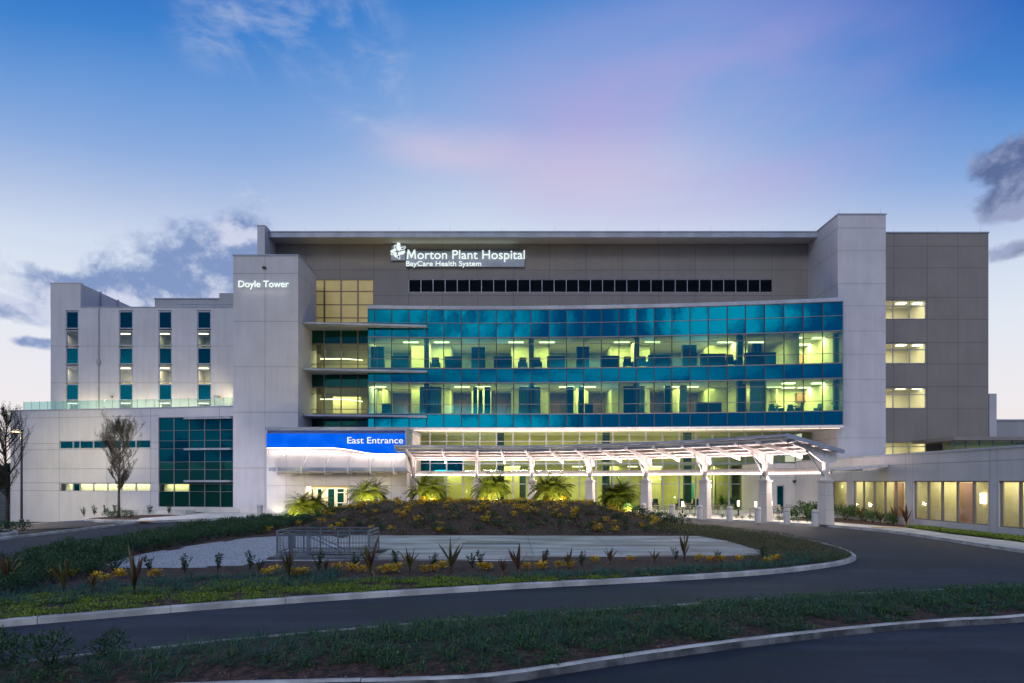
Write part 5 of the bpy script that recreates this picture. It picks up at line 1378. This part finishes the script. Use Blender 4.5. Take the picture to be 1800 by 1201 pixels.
for _ in range(1000):
    x = rnd.uniform(-14, 10); y = rnd.uniform(36, 52.5)
    if inside(x, y, ISL) and dist_edge(x, y, ISL) > .4 and noise.noise(Vector((x*.5, y*.5, 9))) > -.12 and rnd.random() < .75: pl.append((x, y, island_z(x, y)))
merge('mound_cover', [creeper(360+i, 46, .28, .14, [m_leafb, m_leafd], .11) for i in range(3)], pl, 'low bronze and green seedlings covering the mulch mound', 'ground cover', .7, 1.3)
mb = MB()
for _ in range(9000):
    x = rnd.uniform(-14, 10); y = rnd.uniform(35.5, 50)
    if not inside(x, y, ISL) or dist_edge(x, y, ISL) < .3: continue
    leaf(mb, (x, y, island_z(x, y)+.02), rdir(rnd, -.1, .5), rnd.uniform(.07,.16), rnd.uniform(.03,.07), 0, 0, 1, rnd.uniform(-.8,.8))
tag(mb.build('bark_litter', m_chip), 'coarse brown bark litter over the mulch mound', 'mulch', None, 'stuff')
# mulch chips, thrown loose over the near beds
mb = MB()
for _ in range(9000):
    if rnd.random() < .62: x, y = rnd.uniform(-9.5, 6), rnd.uniform(9.3, 14.5); P, zfn = STR, strip_z
    else: x, y = rnd.uniform(-13, 10), rnd.uniform(14, 26); P, zfn = ISL, island_z
    if not inside(x, y, P) or dist_edge(x, y, P) < .16 or (P is ISL and (inside(x, y, grav) or inside(x, y, pad))): continue
    z = zfn(x, y)+.012; d = rdir(rnd, -.15, .35); leaf(mb, (x, y, z), d, rnd.uniform(.03,.09), rnd.uniform(.015,.035), 0, 0, 1, rnd.uniform(-.8,.8))
tag(mb.build('mulch_chips', m_chip), 'loose brown bark chips strewn over the near beds', 'mulch', None, 'stuff')

# palms: pygmy date palms with two or three leaning trunks
def palm(x, y, z, seed, H, label, heads):
    r = random.Random(seed); root = empty('palm_tree', (x, y, z), label, 'palm', 'pygmy date palms on the mound', 0)
    for hx, hy, hh in heads:
        top = Vector((x+hx, y+hy, z+hh)); mb = MB(); prev = Vector((x+hx*.25, y+hy*.25, z-.1)); N = 6
        for k in range(1, N+1):
            t = k/N; q = Vector((x+hx*(.25+.75*t**1.4), y+hy*(.25+.75*t**1.4), z-.1+(hh+.1)*t)); mb.tube(prev, q, .095-.02*t, .085-.02*t, 8, 0); prev = q
            for j in range(6): a = j*1.05+k; mb.tube(q, q+Vector((math.cos(a)*.12, math.sin(a)*.12, .05)), .022, .008, 4, 0)
        mb.build('trunk', m_ptrunk, root)
        mb = MB()
        for k in range(84):
            a = r.uniform(0, 6.28); el = r.uniform(-.5, 1.35) if k > 8 else r.uniform(.7, 1.4); L = H*r.uniform(.36, .56)
            d = Vector((math.cos(a)*math.cos(el), math.sin(a)*math.cos(el), math.sin(el))); p = top.copy(); pp = []; dd = d.copy(); n = 9
            for j in range(n+1): pp.append(p.copy()); dd = (dd+Vector((0,0,-.135))).normalized(); p = p+dd*L/n
            for j in range(n): mb.tube(pp[j], pp[j+1], .012-.001*j, .011-.001*j, 3, 0, False)
            for j in range(1, n+1):
                for h_ in (0, .5):
                    q = pp[j-1].lerp(pp[j], 1-h_); dd2 = (pp[j]-pp[j-1]).normalized(); side = dd2.cross(Vector((0,0,1))).normalized()
                    for sg in (-1, 1):
                        ld = (side*sg + dd2*.75 + Vector((0,0,r.uniform(-.25,.25)))); ll = .30*math.sin(math.pi*min(1,(j+.4)/(n+1.6)))+.09
                        leaf(mb, q, ld, ll, .040, 0, .15, 2)
        mb.build('crown', m_palm, root)
    return root
PLM = [(541, 51.2, .10, 1.0, 'leftmost palm, low and wide on the lawn edge before the entrance wall', [(-.45,0,1.1),(.55,.3,1.25),(.05,-.3,.8)]),
       (646, 50.6, 1.0, 1.05, 'palm in front of the entrance door, second from the left', [(-.3,0,1.25),(.45,.2,1.3)]),
       (752, 50.0, 1.1, 1.05, 'third palm from the left, standing before the first canopy bay', [(-.5,0,1.15),(.4,.1,1.2)]),
       (862, 49.6, 1.15, 1.0, 'fourth palm from the left with a bright uplight at its foot', [(-.35,.1,1.15),(.42,0,1.45)]),
       (970, 49.2, 1.05, 1.0, 'fifth palm from the left, before the fourth canopy column', [(-.5,0,1.05),(.42,.1,1.1),(.15,.5,1.0)]),
       (1086, 47.0, .62, .95, 'rightmost palm, bushy and dark at the right end of the mound', [(-.35,0,1.1),(.38,.1,1.25),(.1,-.2,1.0)])]
for k, (px, Y, z, s, l, hd) in enumerate(PLM):
    x = PX(px, Y); z = island_z(x, Y)
    palm(x, Y, z, 700+k, 2.65 if k < 5 else 2.2, l + ', lit from below' if k != 5 else l, hd)
    lx, ly = x+(.5 if k else -1.2), Y-2.1; lz = island_z(lx, ly)
    mb = MB(); mb.lathe((lx, ly, lz), [(.05,0),(.05,.12),(.09,.14),(.1,.26)], 10, 0); mb.lathe((lx, ly, lz+.255), [(.085,0),(.08,.012)], 10, 1)
    single('garden_uplight', mb, [m_dark, m_lampw], (lx, ly, lz), 'small glowing uplight at the foot of the ' + ['leftmost', 'second', 'third', 'fourth', 'fifth', 'rightmost'][k] + ' palm', 'garden light', 'uplights under the palms')
    e = (150, 110, 90, 110, 80, 45)[k]
    spot('palm_glow', (lx, ly, lz+.32), (x, Y+.1, z+1.45), e*22, (1,.82,.36), 95, .8); point('palm_spill', (lx, ly+.1, lz+.5), e*.25, (1,.78,.3), .1)
    if k == 0: spot('palm_glow', (lx+1.9, ly, lz+.32), (x+.3, Y, z+1.1), 1500, (1,.78,.30), 125, .8)

# bare street trees on the left
def tree(x, y, z, H, seed, label, dense):
    r = random.Random(seed); root = empty('street_tree', (x, y, z), label, 'tree', 'young trees on the left verge')
    tr = MB(); cr = MB(); tips = []
    def grow(p, d, L, rad_, lev, mb_):
        n = 4; q = p
        for k in range(n):
            dd = (d+Vector((r.uniform(-.12,.12), r.uniform(-.12,.12), .10))).normalized(); e = q+dd*L/n
            mb_.tube(q, e, rad_*(1-.14*k), rad_*(1-.14*(k+1)), 5 if lev < 2 else 3, 0, False); q = e; d = dd
            if lev < 4:
                for _ in range(2 if lev == 1 else 1):
                    if r.random() < (.8 if lev < 3 else .35):
                        a = r.uniform(0,6.28); o = Vector((math.cos(a), math.sin(a), r.uniform(.5,1.2))).normalized(); nd = (d*.8+o*.75).normalized()
                        grow(q, nd, L*r.uniform(.45,.62), rad_*.45, lev+1, cr)
            if lev >= 2: tips.append((q.copy(), d.copy()))
    base = Vector((x, y, z-.15)); h0 = H*.24; tr.tube(base, (x, y, z+h0), H*.016, H*.012, 8); top = Vector((x, y, z+h0))
    # leader and scaffold limbs
    p = top; d = Vector((0,0,1)); N = 15; tot = H*.70
    for k in range(N):
        d = (Vector((0,0,1))+Vector((r.uniform(-.1,.1), r.uniform(-.1,.1), 0))).normalized(); e = p+d*tot/N; tr.tube(p, e, H*.012*(1-k/N*.8), H*.012*(1-(k+1)/N*.8), 6, 0, False)
        prof = math.sin(math.pi*min(1, (k+1.6)/(N+1.2)))**.7
        for j in range(2 + k % 2):
            a = r.uniform(0,6.28); nd = Vector((math.cos(a)*.95, math.sin(a)*.95, 1.0)).normalized()
            grow(p.lerp(e, r.random()), nd, H*.245*prof*r.uniform(.75,1.15), H*.0045, 1, cr)
        p = e
    tr.build('trunk', m_trunk, root)
    for q, d in tips:
        for _ in range(dense):
            if r.random() < .75: leaf(cr, q+rdir(r,-1,1)*.07, (d+rdir(r,-.6,.8)), r.uniform(.05,.10), .03, 1, 0, 1, r.uniform(-1,1))
    cr.build('crown', [m_trunk, m_olive], root); return root
t1 = G(15, 932, zf(-34,40)); tree(PX(13,41.0), 41.0, .12, 7.2, 44, 'taller sparse tree at the left picture edge beside the street lamp', 1)
tree(PX(209,53.5), 53.5, .14, 7.5, 33, 'small leafy tree standing before the low left wing', 4)
# saplings beside the second tree and near the first
spots_ = [(148,905),(166,904),(184,904),(203,903),(262,903),(297,902)]
for k, (px, py) in enumerate(spots_):
    Y = 60.2-k*.05; x = PX(px, Y); place('upright_shrub', UP[k % 4], x, Y, zf(x,Y)+.38 if px < 250 else .14, k, 1.35, 'dark seedling shrub in the row at the foot of the low left wing', 'shrub', 'seedling shrubs at the foot of the low wing')
for k, (px, Y) in enumerate(((193,53.0),(203,53.2),(219,53.6),(229,53.2),(2,38.5),(20,38.8),(40,39.0))):
    x = PX(px, Y); place('round_shrub', SH[k % 4], x, Y, zf(x,Y)+.13, k, 1.3, 'small round shrub ' + ('around the foot of the leafy left tree' if px > 100 else 'around the foot of the tree at the left edge'), 'shrub', 'shrubs around the leafy tree' if px > 100 else 'shrubs around the edge tree')
# planting by the corridor wing
for k, (x, y, s) in enumerate(((22.8,52.6,3.0),(23.3,51.2,2.9),(23.6,50.4,2.2),(24.2,49.6,2.4),(24.0,48.4,2.3),(24.6,47.6,1.9),(24.4,46.2,1.7),(24.9,45.2,1.5),(24.5,43.9,1.3))):
    place('broadleaf_shrub', shrub_mesh(800+k, .42, .5, 420, [m_leafg2, m_trunk], .10), x, y, .16, k, s*.8, 'broad green shrub in the bed along the corridor wing', 'shrub', 'green shrubs along the corridor wing')
for k, (x, y, s, t) in enumerate(((24.2,47.3,1.5,'left'),(24.6,45.6,1.4,'middle'),(24.75,44.3,1.5,'second from the right'),(24.95,43.2,1.6,'right'))):
    place('cordyline', CO[(k+2) % 6], x, y, .16, k, s, 'dark spiky plant by the corridor wing, ' + t + ' of four', 'plant', 'spiky plants by the corridor wing')
# far tree line seen beside the low wing
def far_tree(x, y, H, seed, label):
    r = random.Random(seed); root = empty('distant_tree', (x, y, -1), label, 'tree', 'trees far beyond the car park'); mb = MB(); mb.tube((x,y,-1),(x,y,H*.5),.3,.15,6); mb.build('trunk', m_trunk, root); mb = MB()
    for _ in range(800):
        d = rdir(r,-.6,1); q = Vector((x,y,H*.55))+Vector((d.x*H*.42,d.y*H*.42,d.z*H*.45))*r.uniform(.5,1); leaf(mb, q, rdir(r,-.5,1), .9*r.uniform(.6,1.3), .6, 0, 0, 1, r.uniform(-1,1))
    mb.build('crown', m_leafd, root)
for k, (x, y, H, t) in enumerate(((-104,128,7.5,'left'),(-96,134,6.5,'middle'),(-90,122,6,'right'),(-84,125,5.5,'rightmost, nearest the low wing'))): far_tree(x, y, H, 900+k, 'dark distant tree beyond the car park, ' + t + ' of the group')

# ------------------------------------------------------------------ street furniture
# lamp post
x, y = PX(38, 52), 52.0; z0 = zf(x, y); LPp = empty('street_lamp', (x, y, z0), 'tall dark street lamp with a lit head before the low left wing', 'street lamp')
zt_ = PZ(757, y); mb = MB(); mb.tube((x,y,z0),(x,y,zt_),.09,.07,10); mb.lathe((x,y,z0),[(.16,0),(.16,.25),(.1,.3)],12); mb.build('pole', m_dark, LPp)
mb = MB(); mb.box(x-.75, x+.05, y-.15, y+.15, zt_-.06, zt_+.06); mb.build('lamp_head', m_dark, LPp)
mb = MB(); mb.box(x-.7, x-.2, y-.17, y+.12, zt_-.12, zt_-.062); mb.build('lens', emit('sodium_lens', (1,.72,.35), 22), LPp)
spot('lamp_light', (x-.45, y, zt_-.2), (x-.4, y-.5, 0), 2500, (1,.80,.5), 150, .6, .2)
# bollards
bl = [(457,52.9,'left of the entrance, before the pale stair tower'),(606,55.6,'before the entrance door, half hidden by the mound'),(1131,55.5,'left of the fifth visible canopy column'),(1181,53.4,'between the fifth and sixth canopy columns'),(1230,51.3,'close beside the sixth canopy column'),(1282.5,49.2,'midway between the sixth and seventh canopy columns'),(1332,47.3,'close beside the seventh canopy column'),(1383,45.4,'midway between the last two canopy columns'),(1433,43.5,'rightmost, beside the last canopy column')]
def bollard(k, px, Y, t):
    x = PX(px, Y); d = Vector((x-CC.x, Y-CC.y)).normalized()
    o = empty('bollard', (x, Y, PZ0-.01), 'white concrete bollard ' + t, 'bollard', 'bollards along the loop kerb')
    mb = MB(); r = .21; mb.lathe((x, Y, PZ0-.01), [(r,0),(r,.98),(r-.02,1.03),(r-.06,1.05)], 20); mb.build('post', m_stone, o, True)
    mb = MB(); mb.lathe((x, Y, PZ0-.01), [(r+.006,.84),(r+.006,.88)], 20); mb.build('ring', m_joint, o)
for k, b in enumerate(bl): bollard(k, *b)
# glowing path lights
for px, Y, h, t in ((1298,56.2,1.3,'tallest, in front of the terrace chairs'),(1328.5,58.5,1.15,'left of the seventh canopy column'),(1356,58.0,1.2,'right of the seventh canopy column'),(1200,60.5,1.1,'beside the dark column left of the sixth canopy column')):
    x = PX(px, Y); o = empty('path_light', (x, Y, .15), 'glowing cylindrical path light, ' + t, 'path light', 'path lights on the terrace')
    mb = MB(); mb.lathe((x,Y,.15),[(.07,0),(.07,h-.5)],10); mb.build('post', m_dark, o); mb = MB(); mb.lathe((x,Y,.15+h-.5),[(.075,0),(.085,.05),(.085,.45)],12); mb.build('lens', m_lampw, o); mb = MB(); mb.lathe((x,Y,.15+h-.05),[(.095,0),(.09,.05)],12); mb.build('cap', m_dark, o)
    point('path_glow', (x, Y-.2, .15+h-.3), 50, (1,.84,.6), .1)
# terrace tables and chairs
def chair_parts(root, x, y, z, rz, mat):
    c, s = math.cos(rz), math.sin(rz)
    def T(a, b, h): return (x+a*c-b*s, y+a*s+b*c, z+h)
    mb = MB(); mb.hexa([T(-.25,-.25,.42),T(.25,-.25,.42),T(.25,.25,.40),T(-.25,.25,.40),T(-.25,-.25,.45),T(.25,-.25,.45),T(.25,.25,.43),T(-.25,.25,.43)]); mb.build('seat', mat, root)
    mb = MB()
    for k in range(5): h = .5+k*.09; mb.tube(T(-.24,.25+k*.03,h), T(.24,.25+k*.03,h), .018, n=5)
    mb.build('backrest', mat, root)
    for sx in (-1, 1):
        mb = MB(); mb.tube(T(sx*.25,-.25,0), T(sx*.25,-.25,.63), .015, n=5); mb.tube(T(sx*.25,-.25,.63), T(sx*.25,.25,.63), .018, n=5); mb.build('arm_leg', mat, root)
        mb = MB(); mb.tube(T(sx*.25,.30,0), T(sx*.25,.22,.42), .015, n=5); mb.tube(T(sx*.25,.22,.42), T(sx*.25,.38,.9), .015, n=5); mb.build('rear_leg', mat, root)
m_cf = M('terrace_metal', (.16,.15,.14), .4, metal=.4)
TB = [(1157,59.5,'left of the sixth canopy column'),(1212,59.3,'directly left of the column'),(1262,58.8,'between sixth and seventh columns'),(1395,56.2,'by the glazed service door')]
for k, (px, Y, t) in enumerate(TB):
    x = PX(px, Y); o = empty('terrace_table', (x, Y, .15), 'round metal terrace table ' + t, 'table', 'tables on the terrace')
    mb = MB(); mb.lathe((x,Y,.15+.70),[(.45,0),(.47,.015),(.46,.03)],18); mb.build('table_top', m_cf, o)
    mb = MB(); mb.tube((x,Y,.15),(x,Y,.85),.03,n=8); mb.build('post', m_cf, o); mb = MB(); mb.lathe((x,Y,.15),[(.25,0),(.22,.03),(.04,.05)],14); mb.build('base', m_cf, o)
    for j, (dx_, dy_, rz) in enumerate(((-.85,0,R(90)),(.85,.05,R(-90)),(0.1,.85,0))):
        c_ = empty('terrace_chair', (x+dx_, Y+dy_, .15), 'slatted metal armchair, ' + ('left of', 'right of', 'behind')[j] + ' the terrace table ' + t, 'chair', 'chairs on the terrace')
        chair_parts(c_, x+dx_, Y+dy_, .15, rz, m_cf)
for k, (px, Y, t) in enumerate(((1324,54.6,'between the path lights'),(1368,53.4,'near the seventh canopy column'),(1376,57.5,'in front of the service door'))):
    x = PX(px, Y); c_ = empty('lounge_chair', (x, Y, .15), 'low metal lounge chair ' + t, 'chair', 'lounge chairs on the terrace'); chair_parts(c_, x, Y, .15, R(100 if k else -100), m_cf)
# low hedge of small plants behind the bollards
for k in range(34):
    t_ = 3.15+k*.115; i = int(t_); 
    if abs(t_-round(t_)) < .12: continue
    q = cpt(t_, -.55 if k % 2 else -.75); place('border_plant', SH[k % 4], q.x, q.y, .15, k, .62, 'tiny dark plant in the border strip between canopy columns', 'plant', 'border plants between the canopy columns')
for k, (px, Y) in enumerate(((1392,52.0),(1400,51.2),(1418,50.0),(1424,49.2),(1436,50.6))): x = PX(px, Y); place('fern', cordy_mesh(950+k, .8, 18, [m_leafg2, m_leafd, m_trunk, m_leafd]), x, Y, .15, k, 1.1, 'dark fern in the bed beside the last canopy column', 'plant', 'ferns by the last canopy column')
mb_ = MB(); mb_.prism([(19.6,50.9),(22.2,47.8),(23.6,48.8),(21.0,52.2)], .14, .17); struct('fern_bed', mb_, m_mulch)
# potted plants indoors
for k, (px, Y, t) in enumerate(((1270,69.0,'left'),(1286,69.2,'right'))):
    x = PX(px, Y); o = empty('indoor_plant', (x, Y, .14), 'broad leaved indoor plant behind the ground floor glass, ' + t + ' of the two', 'plant', 'indoor plants')
    mb = MB(); mb.lathe((x,Y,.14),[(.25,0),(.3,.5)],12); mb.build('pot', m_wsteel, o); mb = MB(); r = random.Random(k)
    for _ in range(60): leaf(mb, (x,Y,.6+r.random()*.4), rdir(r,.0,1), r.uniform(.6,1.1), .14, 0, .25, 3)
    mb.build('foliage', m_leafd, o)
# indoor reception furniture behind the ground floor glass
def simple_chair(name, x, y, z, rz, label, group, mat=m_furn, s=1.0):
    o = empty(name, (x, y, z), label, 'chair', group, 0); c, sn = math.cos(rz), math.sin(rz)
    def T(a, b, h): return (x+(a*c-b*sn)*s, y+(a*sn+b*c)*s, z+h*s)
    def bx(a0,a1,b0,b1,h0,h1): return [T(a0,b0,h0),T(a1,b0,h0),T(a1,b1,h0),T(a0,b1,h0),T(a0,b0,h1),T(a1,b0,h1),T(a1,b1,h1),T(a0,b1,h1)]
    mb = MB(); mb.hexa(bx(-.32,.32,-.3,.3,.28,.46)); mb.build('seat', mat, o)
    mb = MB(); mb.hexa([T(-.32,.22,.46),T(.32,.22,.46),T(.32,.34,.46),T(-.32,.34,.46),T(-.28,.32,1.12),T(.28,.32,1.12),T(.28,.42,1.10),T(-.28,.42,1.10)]); mb.build('backrest', mat, o)
    for sx in (-1, 1): mb = MB(); mb.hexa(bx(sx*.36-.04,sx*.36+.04,-.28,.3,.0,.62)); mb.build('armrest', mat, o)
for k, px in enumerate((1150,1195,1222,760,815)):
    x = PX(px, 68.5); simple_chair('lobby_chair', x, 68.5, .14, R(180), 'dark lobby armchair behind the ground floor glass, the %s from the left' % ('third','fourth','fifth','first','second')[k] , 'lobby armchairs')
mb = MB(); x = PX(800,68.5); mb.box(x-1.1, x+1.1, 68.3, 68.9, .14, 1.05); mb.box(x-1.15, x+1.15, 68.25, 68.95, 1.05, 1.10); single('reception_desk', mb, m_wood, (x,68.6,.14), 'brown reception desk behind the ground floor glass', 'desk')
for k, (px, w_, h_, c) in enumerate(((1090,.8,2.0,(.10,.30,.35)),(1215,.7,1.6,(.05,.28,.22)),(905,2.2,2.4,(.02,.05,.06)))):
    mb = MB(); X = PX(px, 70.6); mb.box(X-w_/2, X+w_/2, 70.85, 70.9, 1.2, 1.2+h_); mb.box(X-w_/2-.04, X+w_/2+.04, 70.9, 70.93, 1.16, 1.24+h_); single('wall_board', mb, M('board%d' % k, c, .6), (X,70.9,1.2), ('pale teal board on the lobby wall behind the third palm gap', 'green framed picture on the lobby wall beside a wall lamp', 'wide dark doorway screen in the middle of the lobby')[k], 'board')
# upper floors: window benches, armchairs, wardrobes, curtains
def wy(px, back): x = PX(px, 64); return bayY(x)+back
for k, (a, b) in enumerate(((688,718),(782,812),(868,900),(962,993),(1056,1088),(1140,1178),(1232,1274),(1310,1362))):
    Y = wy((a+b)/2, .75); x0, x1 = PX(a, Y), PX(b, Y); z = floorz[1]; mb = MB(); mb.box(x0, x1, Y-.25, Y+.35, z+.1, z+1.18); mb.box(x0-.03, x1+.03, Y-.28, Y+.38, z+1.18, z+1.24); mb.box(x0+.1, x1-.1, Y-.2, Y+.3, z, z+.1)
    single('window_bench', mb, m_furn, ((x0+x1)/2, Y, z), 'dark cabinet bench behind the upper glass band, the %s from the left' % ('first','second','third','fourth','fifth','sixth','seventh','eighth')[k], 'cabinet', 'cabinet benches in the upper patient rooms')
for k, px in enumerate((765,919,944,1104,1130,1285)):
    Y = wy(px, 1.0); simple_chair('armchair', PX(px, Y), Y, floorz[1], 0, 'dark armchair at the upper glass band, the %s from the left' % ('first','second','third','fourth','fifth','sixth')[k], 'armchairs in the upper patient rooms', s=1.15)
for k, (px, w_) in enumerate(((664,24),(841,24),(1024,22),(1211,24),(1330,14))):
    Y = wy(px, 1.6); X = PX(px, Y); w2 = w_*Y/2400; z = floorz[1]; mb = MB(); mb.box(X-w2, X+w2, Y-.3, Y+.3, z, Z3-.02); mb.box(X-.012, X+.012, Y-.32, Y-.3, z+.1, Z3-.1, 1)
    single('wardrobe', mb, [m_furn, m_metal], (X,Y,z), 'tall dark wardrobe behind the upper glass band, the %s from the left' % ('first','second','third','fourth','fifth')[k], 'wardrobe', 'wardrobes in the upper patient rooms')
def curtain(px0, px1, z, zt, label, mat, back=.7):
    Y = wy((px0+px1)/2, back); x0, x1 = PX(px0, Y), PX(px1, Y); mb = MB(); n = max(8, int((x1-x0)/.07)); pr = None
    for k in range(n+1):
        t = k/n; X = x0+(x1-x0)*t; yy = Y+(.055 if k % 2 else -.055)*(1+.5*math.sin(k*1.7))
        if pr: mb.q([(pr[0],pr[1],z),(X,yy,z),(X,yy,zt),(pr[0],pr[1],zt)])
        pr = (X, yy)
    o = single('curtain', mb, mat, ((x0+x1)/2, Y, z), label, 'curtain', 'curtains in the lower patient rooms'); sm = o.modifiers.new('thick', 'SOLIDIFY'); sm.thickness = .01
m_cd = M('blue_curtain', (.02,.09,.13), .9)
ordn = ['first','second','third','fourth','fifth','sixth','seventh','eighth','ninth','tenth','eleventh','twelfth','thirteenth']
for k, (a, b, m_) in enumerate(((738,748,m_curt),(754,776,m_curt),(832,839,m_cd),(852,862,m_cd),(912,932,m_curt),(936,950,m_curt),(997,1008,m_cd),(1018,1026,m_cd),(1096,1117,m_cd),(1121,1134,m_curt),(1168,1180,m_cd),(1195,1208,m_curt),(1298,1311,m_cd))):
    curtain(a, b, floorz[0]+.02, Z7+.35, ('sheer pale' if m_ is m_curt else 'dark blue') + ' curtain behind the lower glass band, the ' + ordn[k] + ' from the left', m_)
mm_ = (1320,1342)
curtain(1318, 1342, floorz[0]+.02, Z6-.1, 'wide sheer curtain left of the bright lower corner room', m_curt)
for k, (px, dw) in enumerate(((680,8),(1035,7),(1245,22))):
    Y = wy(px, .8); x0, x1 = PX(px-dw, Y), PX(px+dw, Y); z = floorz[0]; mb = MB(); mb.box(x0, x1, Y-.25, Y+.35, z, z+1.0); mb.box(x0-.03, x1+.03, Y-.28, Y+.38, z+1.0, z+1.05)
    single('low_cabinet', mb, m_furn, ((x0+x1)/2, Y, z), 'dark low cabinet behind the lower glass band, ' + ('near its left end', 'near its middle', 'widest, right of the sheer curtain')[k], 'cabinet')
for k, px in enumerate((1358,1372,1390,1405,1438,1460,1468)):
    Y = wy(px, 1.3+.5*(k % 3)); simple_chair('cafe_chair', PX(px, Y), Y, floorz[0], k*1.3, 'teal chair in the bright lower corner room, ' + ordn[k] + ' from the left', 'chairs in the lower corner room', M('teal_seat', (.01,.12,.13), .6), .8)
for k, px in enumerate((1365,1398)):
    Y = wy(px, 2.4); X = PX(px, Y); mb = MB(); z = floorz[0]; mb.lathe((X,Y,z+.72),[(.5,0),(.5,.03)],14); mb.tube((X,Y,z),(X,Y,z+.72),.04,n=6); mb.lathe((X,Y,z),[(.28,0),(.05,.03)],10)
    single('cafe_table', mb, m_furn, (X,Y,z), ('left', 'right')[k] + ' round table in the bright lower corner room', 'table')
mb = MB(); X = PX(1432, 66.5); mb.box(X-1.2, X+1.2, 67.7, 68.15, floorz[0]+1.6, floorz[0]+2.5); mb.box(X-.01, X+.01, 67.68, 67.7, floorz[0]+1.6, floorz[0]+2.5); single('wall_cabinet', mb, m_wood, (X,68,floorz[0]+1.6), 'brown wall cupboard in the bright lower corner room', 'cupboard')
mb = MB(); X = PX(1424, 66); mb.box(X-.5, X+.5, 68.1, 68.18, floorz[1]+1.2, floorz[1]+2.1); single('picture', mb, M('orange_art', (.5,.2,.05), .7), (X,68.1,floorz[1]+1.2), 'orange picture on the wall of the upper corner room', 'picture')
# ------------------------------------------------------------------ stair railing on the island
RA = empty('stair_railing', (-7.3, 27, PZ0-.1), 'grey galvanised picket railing round the stairwell on the island', 'railing')
xa, xb, ya, yb = PX(487,26.1), PX(648,26.1), 26.1, 27.75; xa2, xb2 = xa+.02, xb+.06
zb_, ztp = .16, 1.10
def seg(name, p, q, n):
    p = Vector(p); q = Vector(q)
    mb = MB()
    for z in (ztp, ztp-.15, zb_+.12): mb.tube((p.x,p.y,z), (q.x,q.y,z), .024, n=6)
    mb.build('rail', m_rail, RA)
    mb = MB()
    for k in range(1, n): a = p.lerp(q, k/n); mb.tube((a.x,a.y,zb_+.12), (a.x,a.y,ztp-.15), .009, n=4)
    mb.build('pickets', m_rail, RA)
seg('front', (xa,ya), (xb,ya), 30); seg('back', (xa2,yb), (xb2,yb), 30); seg('left', (xa,ya), (xa2,yb), 13); seg('right', (xb,ya), (xb2,yb), 13)
for (x, y) in [(xa+(xb-xa)*k/3, ya) for k in range(4)]+[(xa2+(xb2-xa2)*k/3, yb) for k in range(4)]:
    mb = MB(); mb.box(x-.028, x+.028, y-.028, y+.028, zb_-.1, ztp); mb.build('post', m_rail, RA)
mb = MB(); mb.box(xa+.05, xa+.34, yb-.5, yb-.47, zb_+.15, ztp-.18); mb.build('notice_plate', m_rail, RA)
mb = MB()
for yy in (26.55, 27.35):
    mb.tube((-8.1,yy,.95),(-6.7,yy,.28),.022,n=6); mb.tube((-8.1,yy,.95),(-8.1,yy,.16),.022,n=6); mb.tube((-6.7,yy,.28),(-6.7,yy,.10),.022,n=6)
mb.build('handrail', m_rail, RA)
# hatch in the pad
mb = MB(); a, b = G(812,964,.2), G(914,957.5,.2); mb.prism([(PX(812,30.2),30.2),(PX(914,30.2),30.2),(PX(912,31.4),31.4),(PX(822,31.4),31.4)], PADZ-.01, PADZ+.05); single('access_hatch', mb, M('hatch_plate', (.09,.11,.14), .5), (PX(862,30.8),30.8,PADZ), 'dark flat metal hatch in the concrete pad', 'hatch')
